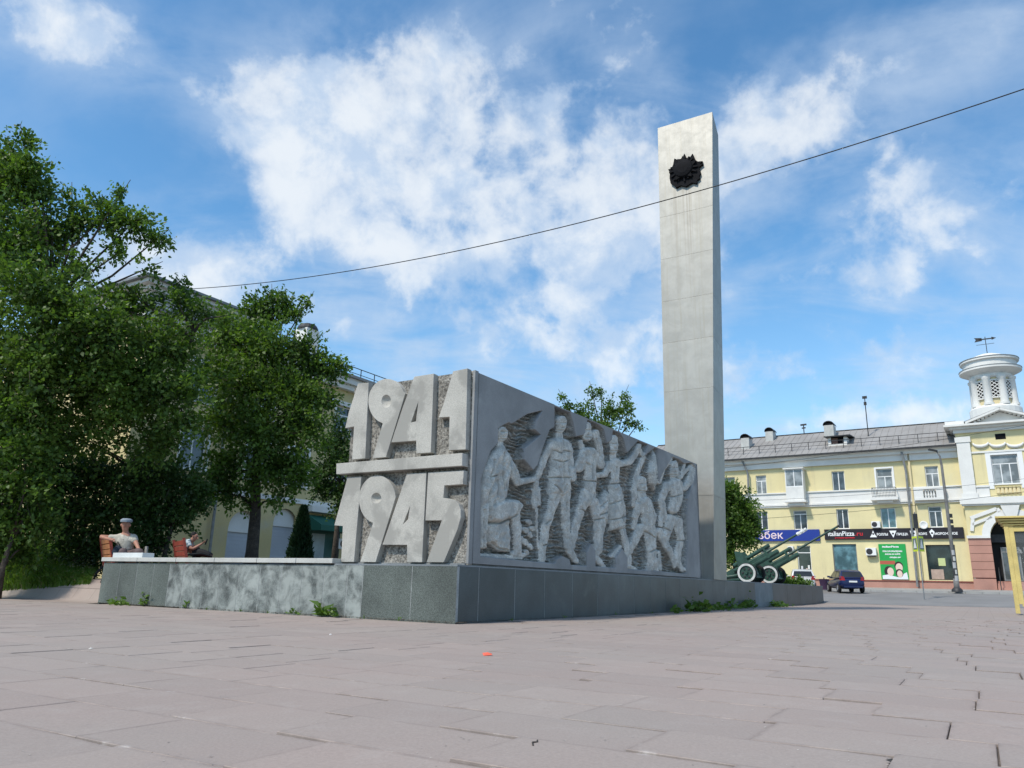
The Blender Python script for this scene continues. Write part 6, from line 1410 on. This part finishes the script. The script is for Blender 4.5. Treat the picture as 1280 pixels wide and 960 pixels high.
# ------------------------------------------------------------------ cars
def loft_car(label, loc, rz, body_c, group, plate=True):
    t = thing('parked_car', label, 'car', loc, rz, group)          # +X forward, rear at -X
    paint, pg, pb = new_mat('car_paint'); pb.inputs['Base Color'].default_value = (*body_c, 1); pb.inputs['Roughness'].default_value = .28; pb.inputs['Coat Weight'].default_value = .25; pb.inputs['Metallic'].default_value = .2
    gl = MATS.get('car_glass') or glass_mat('car_glass', (.012, .014, .018), .05)
    # lower body: cross-sections (x, half width, z bottom, z belt)
    S = [(-1.95, .66, .42, .80), (-1.90, .76, .30, .92), (-1.6, .82, .22, .96), (-.8, .845, .20, .95), (.2, .845, .20, .93), (1.0, .83, .22, .88), (1.55, .79, .24, .76), (1.88, .70, .30, .64), (1.95, .58, .40, .56)]
    vs = []; 
    for (x_, w_, zb, zt) in S:
        for (fy, fz) in ((-.86, 0), (-1.0, .30), (-1.0, .62), (-.93, .95), (-.55, 1.0), (.55, 1.0), (.93, .95), (1.0, .62), (1.0, .30), (.86, 0)): vs.append((x_, w_ * fy, zb + (zt - zb) * fz))
    fs = []; n = 10
    for i in range(len(S) - 1):
        for k_ in range(n): fs.append((i * n + k_, i * n + (k_ + 1) % n, (i + 1) * n + (k_ + 1) % n, (i + 1) * n + k_))
    fs += [tuple(range(n))[::-1], tuple((len(S) - 1) * n + k_ for k_ in range(n))]
    b = MB().add(vs, fs).build('body', paint, t, ang=35); md = b.modifiers.new('sub', 'SUBSURF'); md.levels = 1; md.render_levels = 1
    # cabin
    prof = [(-1.88, .93), (-1.62, 1.36), (-1.30, 1.48), (-.5, 1.53), (.15, 1.46), (1.02, .92)]
    def cab(sc_, w0, w1): return [[(x_, s * (w0 + (w1 - w0) * (z_ - .92) / .6), z_) for x_, z_ in prof] for s in (-1, 1)]
    L_, R_ = cab(1, .80, .60); m = MB(); vs = L_ + R_; n = len(prof)
    fs = [(i, i + 1, n + i + 1, n + i) for i in range(n - 1)] + [tuple(range(n))[::-1], tuple(n + k_ for k_ in range(n))]
    m.add(vs, fs); c = m.build('cabin', paint, t, bevel=.03, ang=40)
    def pane(P, name): 
        m = MB(); m.add(P, [tuple(range(len(P)))]); o = m.build(name, gl, t); sd2 = o.modifiers.new('s', 'SOLIDIFY'); sd2.thickness = .012; sd2.offset = 0; return o
    pane([(-1.845, -.66, 1.00), (-1.845, .66, 1.00), (-1.635, .56, 1.36), (-1.635, -.56, 1.36)], 'rear_window'); pane([(.965, -.70, .96), (.965, .70, .96), (.22, .56, 1.44), (.22, -.56, 1.44)], 'windscreen')
    for s in (-1, 1):
        def sp(x_, z_): return (x_, s * (.80 - .2 * (z_ - .92) / .6 + .012), z_)
        pane([sp(-1.5, 1.0), sp(-.72, .98), sp(-.72, 1.42), sp(-1.35, 1.38)], 'side_window'); pane([sp(-.64, .98), sp(.75, .97), sp(.15, 1.40), sp(-.64, 1.43)], 'side_window')
        MB().hexa([(.55, s * .80, .98), (.72, s * .80, .98), (.72, s * .98, 1.0), (.58, s * .98, 1.0), (.55, s * .80, 1.1), (.70, s * .80, 1.1), (.70, s * .98, 1.12), (.58, s * .98, 1.12)]).build('mirror', paint, t, bevel=.02)
        MB().hexa([(-1.97, s * .50, .78), (-1.86, s * .78, .78), (-1.70, s * .80, .82), (-1.9, s * .50, .80), (-1.93, s * .56, 1.02), (-1.84, s * .74, 1.06), (-1.62, s * .79, 1.02), (-1.88, s * .56, 1.02)]).build('tail_light', MATS.get('tail_red') or flat_mat('tail_red', (.32, .015, .02), .2), t)
        MB().hexa([(1.93, s * .42, .58), (1.80, s * .72, .60), (1.6, s * .76, .62), (1.85, s * .42, .60), (1.86, s * .42, .70), (1.74, s * .70, .74), (1.5, s * .74, .76), (1.8, s * .42, .72)]).build('headlight', MATS.get('lamp_clear') or flat_mat('lamp_clear', (.6, .62, .65), .1), t)
        for x_ in (-1.22, 1.24):
            w = thing('wheel', None, None); w.parent = t; w.location = (x_, s * .76, .30)
            MB().lathe([(.19, -.09), (.28, -.095), (.30, -.06), (.30, .06), (.28, .095), (.19, .09)], 24, axis='y', closed=True).build('tyre', rubber, w, ang=30)
            m = MB(); m.lathe([(0, s * .07), (.05, s * .075), (.17, s * .06), (.195, s * .085), (.195, s * .05), (0, s * .03)], 18, axis='y')
            for k_ in range(5): a = k_ * 2 * math.pi / 5; m.bar((.03 * math.cos(a), s * .082, .03 * math.sin(a)), (.18 * math.cos(a), s * .082, .18 * math.sin(a)), .04, .02, (0, 1, 0))
            m.build('rim', MATS.get('alloy') or flat_mat('alloy', (.5, .5, .52), .35, .7), w, ang=35)
            MB().lathe([(.0, s * .02), (.345, s * .02), (.345, -s * .10), (0, -s * .10)], 20, (x_, s * .772, .31), axis='y').build('wheel_arch', MATS.get('arch_black') or flat_mat('arch_black', (.01, .01, .01), .9), t)
    MB().box(-1.99, -1.80, -.62, .62, .30, .44).build('bumper', paint, t, bevel=.03)
    if plate: MB().box(-1.985, -1.955, -.26, .26, .66, .77).build('number_plate', white_paint, t)
    return t
cp = at(1057, 740, 54.5); loft_car('dark blue hatchback parked at the kerb seen from behind', (cp.x, cp.y, terr(cp.x, cp.y)), R(90 - 8), (.005, .014, .075), 'cars parked by the yellow building')
cp = at(1003, 733, 56); loft_car('white hatchback half hidden behind the low green bush', (cp.x, cp.y, terr(cp.x, cp.y)), R(90 - 18), (.62, .62, .62), 'cars parked by the yellow building')
# litter bin by the plinth
bp_ = at(1031, 737, 58); t = thing('litter_bin', 'small dark purple litter bin against the red plinth', 'bin', (bp_.x, bp_.y, terr(bp_.x, bp_.y) + .05))
MB().lathe([(.26, 0), (.36, .75), (.38, .78), (.33, .79), (.30, .4)], 14).build('bucket', flat_mat('purple_bin', (.06, .03, .07), .7), t, ang=40); MB().tube([(0, 0, 0), (0, 0, .9)], .04, 6).build('post', dark_metal, t)

# ------------------------------------------------------------------ street lamp, crossing sign, shelter, wires
lp = at(1197, 742, 54); zl_ = terr(lp.x, lp.y) + .1; tp = at(1177, 562, 54)
t = thing('street_lamp', 'tall thin grey street lamp with notices pasted round its foot', 'street lamp', (lp.x, lp.y, zl_))
Hh_ = tp.z - zl_; dx = 0.0
m = MB(); m.tube([(0, 0, 0), (0, 0, .9)], [.19, .17], 12); m.tube([(0, 0, .9), (0, 0, 4), (0, 0, Hh_ - 1.2), (-.05, 0, Hh_ - .5), (-.25, 0, Hh_ - .12)], [.13, .115, .085, .06, .045], 10); m.build('post', surf('lamp_post_grey', (.17, .165, .16), .7, .15, 3, 30, .15, .1), t, smooth=True)
MB().lathe([(.36, 0), (.34, .16), (.2, .3)], 14).build('base', dark_metal, t, ang=40)
MB().hexa([(-.80, -.14, Hh_ - .06), (-.20, -.09, Hh_ - .18), (-.20, .09, Hh_ - .18), (-.80, .14, Hh_ - .06), (-.78, -.11, Hh_ + .06), (-.20, -.07, Hh_ - .06), (-.20, .07, Hh_ - .06), (-.78, .11, Hh_ + .06)]).build('lamp_head', dark_metal, t, bevel=.02)
for i, (z0, h_, a) in enumerate(((.75, .35, 0), (1.2, .3, .4), (1.6, .4, -.3), (2.1, .3, .2), (2.5, .35, -.1))):
    m = MB(); r0 = .142 if z0 > .9 else .178
    P = [(r0 * math.sin(q), -r0 * math.cos(q)) for q in (a - .8, a - .4, a, a + .4, a + .8)]
    m.add([(p[0], p[1], z0) for p in P] + [(p[0], p[1], z0 + h_) for p in P], [(k_, k_ + 1, 6 + k_, 5 + k_) for k_ in range(4)]); m.build('pasted_notice', flat_mat('notice_%d' % i, (.55, .54, .5) if i % 2 else (.42, .42, .42), .8), t)
m = MB()
for (z0, s) in ((4.3, 1), (4.7, 1), (5.1, 1)): m.box(.1 * s, .3 * s, -.05, .05, z0, z0 + .28)
m.build('clamp', dark_metal, t)
sp_ = at(1155, 744, 47); zs_ = terr(sp_.x, sp_.y); tp = at(1142, 640, 47)
t = thing('crossing_sign', 'pedestrian crossing sign with bright yellow-green border on a thin leaning post', 'road sign', (sp_.x, sp_.y, zs_), R(-10))
Hs = tp.z - zs_
MB().tube([(0, 0, 0), (0, 0, Hs)], .035, 8).build('post', grey_metal, t)
za_, zb_ = at(1150, 689, 47).z - zs_, at(1148, 670, 47).z - zs_
fluo = flat_mat('yellow_green_border', (.62, .72, .03), .5); sgw = flat_mat('sign_face_grey', (.14, .17, .15), .5); sgb = flat_mat('sign_blue', (.03, .10, .35), .5)
for rz_ in (R(96), R(48)):
    e = thing('sign_plate', None, None); e.parent = t; e.rotation_euler = (0, 0, rz_)
    MB().box(.06, .72, -.02, .02, za_, zb_).build('border', fluo, e); MB().box(.13, .65, -.026, .026, za_ + .12, zb_ - .12).build('face', sgw if rz_ < 2 else sgw, e)
    MB().prism([[(.20, za_ + .2), (.58, za_ + .2), (.39, zb_ - .2)]], lambda a, b: (a, -.034, b), (0, .068, 0)).build('triangle', white_paint, e)
MB().box(-.12, .12, -.05, .05, Hs - 1.0, Hs - .1).build('signal_box', dark_metal, t)
# bus shelter at the right edge
ky = 27.5; kb = at(1273, 767, ky); kz = kb.z; kt = at(1270, 648, ky).z - kz
KF = Frame(Vector((kb.x, kb.y, kz)), -33)
t = thing('bus_shelter', 'yellow framed glass shelter cut off by the right edge of the picture', 'shelter', KF.o, KF.rz)
ym = surf('yellow_frame_paint', (.58, .46, .17), .6, .12, 2, 25, .1, .1, stain=(.44, .34, .13), sscale=1.5, slo=.55, shi=.75)
for (x_, y_) in ((0, 0), (2.4, 0), (0, 1.3), (2.4, 1.3)): MB().box(x_ - .07, x_ + .07, y_ - .07, y_ + .07, 0, kt - .12).build('post', ym, t, bevel=.01)
MB().box(.071, .22, -.05, .05, .32, kt - .2).build('frame_stile', ym, t, bevel=.005)
for z0 in (.30, kt - .42):
    for (a, b) in (((.0, 0), (2.4, 0)), ((0, 0), (0, 1.3)), ((2.4, 0), (2.4, 1.3))): MB().bar((a[0] + (.16 if b[0] > a[0] else 0), a[1] + (.075 if b[1] > a[1] else 0), z0), (b[0] - (.075 if b[0] > a[0] else 0), b[1] - (.075 if b[1] > a[1] else 0), z0), .09, .12).build('rail', ym, t)
for i in range(5): MB().box(-.28 + .06 * (4 - i), 2.68, -.28 + .06 * (4 - i), 1.55, kt - .42 + .085 * i + .06, kt - .42 + .085 * i + .12).build('roof_slat', ym, t, bevel=.006)
MB().box(-.30, 2.7, -.30, 1.6, kt - .015, kt + .05).build('roof', ym, t, bevel=.01)
gm, gg_, gb_ = new_mat('shelter_glass'); gb_.inputs['Base Color'].default_value = (.75, .80, .80, 1); gb_.inputs['Roughness'].default_value = .05; gb_.inputs['Transmission Weight'].default_value = .9; gb_.inputs['IOR'].default_value = 1.02; gb_.inputs['Alpha'].default_value = .55
MB().box(.16, 2.3, -.008, .008, .38, kt - .48).build('pane', gm, t); MB().box(-.008, .008, .1, 1.2, .38, kt - .48).build('pane', gm, t)
wp = KF.wor(.62, .75, 0)
pt = thing('person', 'person in dark clothes standing behind the shelter glass at the right edge', 'person', (wp.x, wp.y, kz), R(200))
dc = flat_mat('dark_jacket', (.025, .022, .028), .85)
pb_ = [[(Vector((0, 0, .95)), .14), (Vector((0, 0, 1.2)), .15), (Vector((0, 0, 1.42)), .12), (Vector((0, 0, 1.5)), .06), (Vector((0, 0, 1.62)), .09), (Vector((0, 0, 1.74)), .08)], [2, (Vector((-.2, 0, 1.40)), .065), (Vector((-.25, .03, 1.12)), .05), (Vector((-.22, .14, .88)), .035), (Vector((-.22, .17, .80)), (.04, .02))], [2, (Vector((.2, 0, 1.40)), .065), (Vector((.25, .03, 1.12)), .05), (Vector((.22, .14, .88)), .035), (Vector((.22, .17, .80)), (.04, .02))], [0, (Vector((-.1, 0, .9)), .1), (Vector((-.11, .02, .5)), .07), (Vector((-.11, 0, .08)), .045), (Vector((-.11, .16, .04)), .04)], [0, (Vector((.1, 0, .9)), .1), (Vector((.11, .02, .5)), .07), (Vector((.11, 0, .08)), .045), (Vector((.11, .16, .04)), .04)]]
pb_ += fingers(pb_[1][3][0], pb_[1][4][0], (0, .2, -1), (0, 1, 0), 9) + fingers(pb_[2][3][0], pb_[2][4][0], (0, .2, -1), (0, 1, 0), 13)
skin_obj('body', pb_, skin, pt)
skin_obj('jacket', [[(Vector((0, 0, .88)), .18), (Vector((0, 0, 1.2)), .18), (Vector((0, 0, 1.42)), .14), (Vector((0, 0, 1.48)), .08)], [2, (Vector((-.2, 0, 1.40)), .085), (Vector((-.25, .03, 1.12)), .07), (Vector((-.22, .12, .92)), .05)], [2, (Vector((.2, 0, 1.40)), .085), (Vector((.25, .03, 1.12)), .07), (Vector((.22, .12, .92)), .05)]], dc, pt)
skin_obj('trousers', [[(Vector((0, 0, .9)), .16), (Vector((-.1, 0, .85)), .115), (Vector((-.11, .02, .5)), .085), (Vector((-.11, 0, .1)), .065)], [0, (Vector((.1, 0, .85)), .115), (Vector((.11, .02, .5)), .085), (Vector((.11, 0, .1)), .065)]], dkt, pt)
head_parts(pt, (0, 0, 1.65), (0, 1, 0), (0, 0, 1), .95); skin_obj('hair', [[(Vector((0, -.04, 1.62)), .085), (Vector((0, -.02, 1.74)), .10)]], MATS['dark_hair'], pt)
# overhead wires
def wire(label, pts, r_=.012, sag=0.0, name='cable', grp='overhead cables', n=40):
    a, b = pts[0], pts[-1]; m = MB(); P = []
    for i in range(n + 1):
        s = i / n; p = a.lerp(b, s); p = p.copy(); p.z -= sag * 4 * s * (1 - s); P.append(p)
    m.tube(P, r_, 5); o = m.build(name, flat_mat('cable_black', (.012, .012, .013), .6) if 'cable_black' not in MATS else MATS['cable_black'], None, smooth=True, fix=False)
    return tag(o, label, 'cable', grp)
wire('thick black cable crossing the sky in front of the obelisk', [at(240, 361, 27), at(1330, 94, 13.5)], .014, .92)
wire('thin wire crossing the yellow facade below the roof edge', [at(880, 587, 47), at(1300, 528, 44)], .012, .25)
wire('thin wire crossing the yellow facade above the shop signs', [at(880, 652, 47), at(1300, 612, 44)], .012, .25)
wire('thin wire crossing the white band of the yellow building', [at(900, 627, 48), at(1300, 596, 46)], .009, .25)
# scraps on the paving
lt = ground_at(609, 820); t = thing('litter', 'small orange-red wrapper lying on the paving', 'wrapper', lt, .4)
MB().add([(-.05, -.03, .006), (.04, -.035, .012), (.055, .02, .022), (.0, .035, .008), (-.045, .02, .028), (.005, .0, .035)], [(0, 1, 5), (1, 2, 5), (2, 3, 5), (3, 4, 5), (4, 0, 5)]).build('foil', flat_mat('orange_wrapper', (.75, .14, .08), .4), t)
for i, (px, py, c, lb) in enumerate(((113, 812, (.5, .48, .45), 'pale paper scrap on the paving at the left'), (413, 794, (.62, .6, .58), 'white scrap near the platform'), (669, 932, (.05, .04, .035), 'dark twig on the paving near the bottom edge'), (1115, 957, (.03, .03, .03), 'dark pebble at the bottom edge'))):
    q = ground_at(px, min(py, 955)); t = thing('litter', lb, 'scrap', q, i * .7)
    if i == 2: MB().tube([(-.06, 0, .008), (0, .012, .012), (.02, -.006, .01), (.07, .0, .008)], .004, 5).build('twig', flat_mat('twig', c, .8), t)
    else: MB().add([(-.018, -.012, .005), (.016, -.014, .009), (.02, .012, .012), (-.012, .014, .008), (0, 0, .02)], [(0, 1, 4), (1, 2, 4), (2, 3, 4), (3, 0, 4)]).build('scrap', flat_mat('scrap_%d' % i, c, .8), t)
r2 = np.random.default_rng(77); Q = []
for _ in range(900):
    px, py = r2.uniform(-50, 1330), 745 + 215 * r2.random() ** 1.0
    q = ground_at(px, py) if py > 790 else None
    if q is None: continue
    s_ = r2.uniform(.002, .007); c_ = np.array(q) + np.array([0, 0, .003])
    Q.append(np.array([c_ + [-s_, 0, 0], c_ + [0, -s_ * .8, s_ * .3], c_ + [s_, 0, s_ * .5], c_ + [0, s_ * .8, s_ * .4]]))
tag(quads_obj('grit', np.array(Q), surf('grit_stone', (.34, .31, .28), .9, .5, 60, 90, .4, 0), None), 'loose grit scattered over the paving', 'grit', kind='stuff')
print('objects', len(bpy.data.objects), 'tris', sum(len(m.loop_triangles) if m.loop_triangles else sum(len(p.vertices) - 2 for p in m.polygons) for m in bpy.data.meshes))
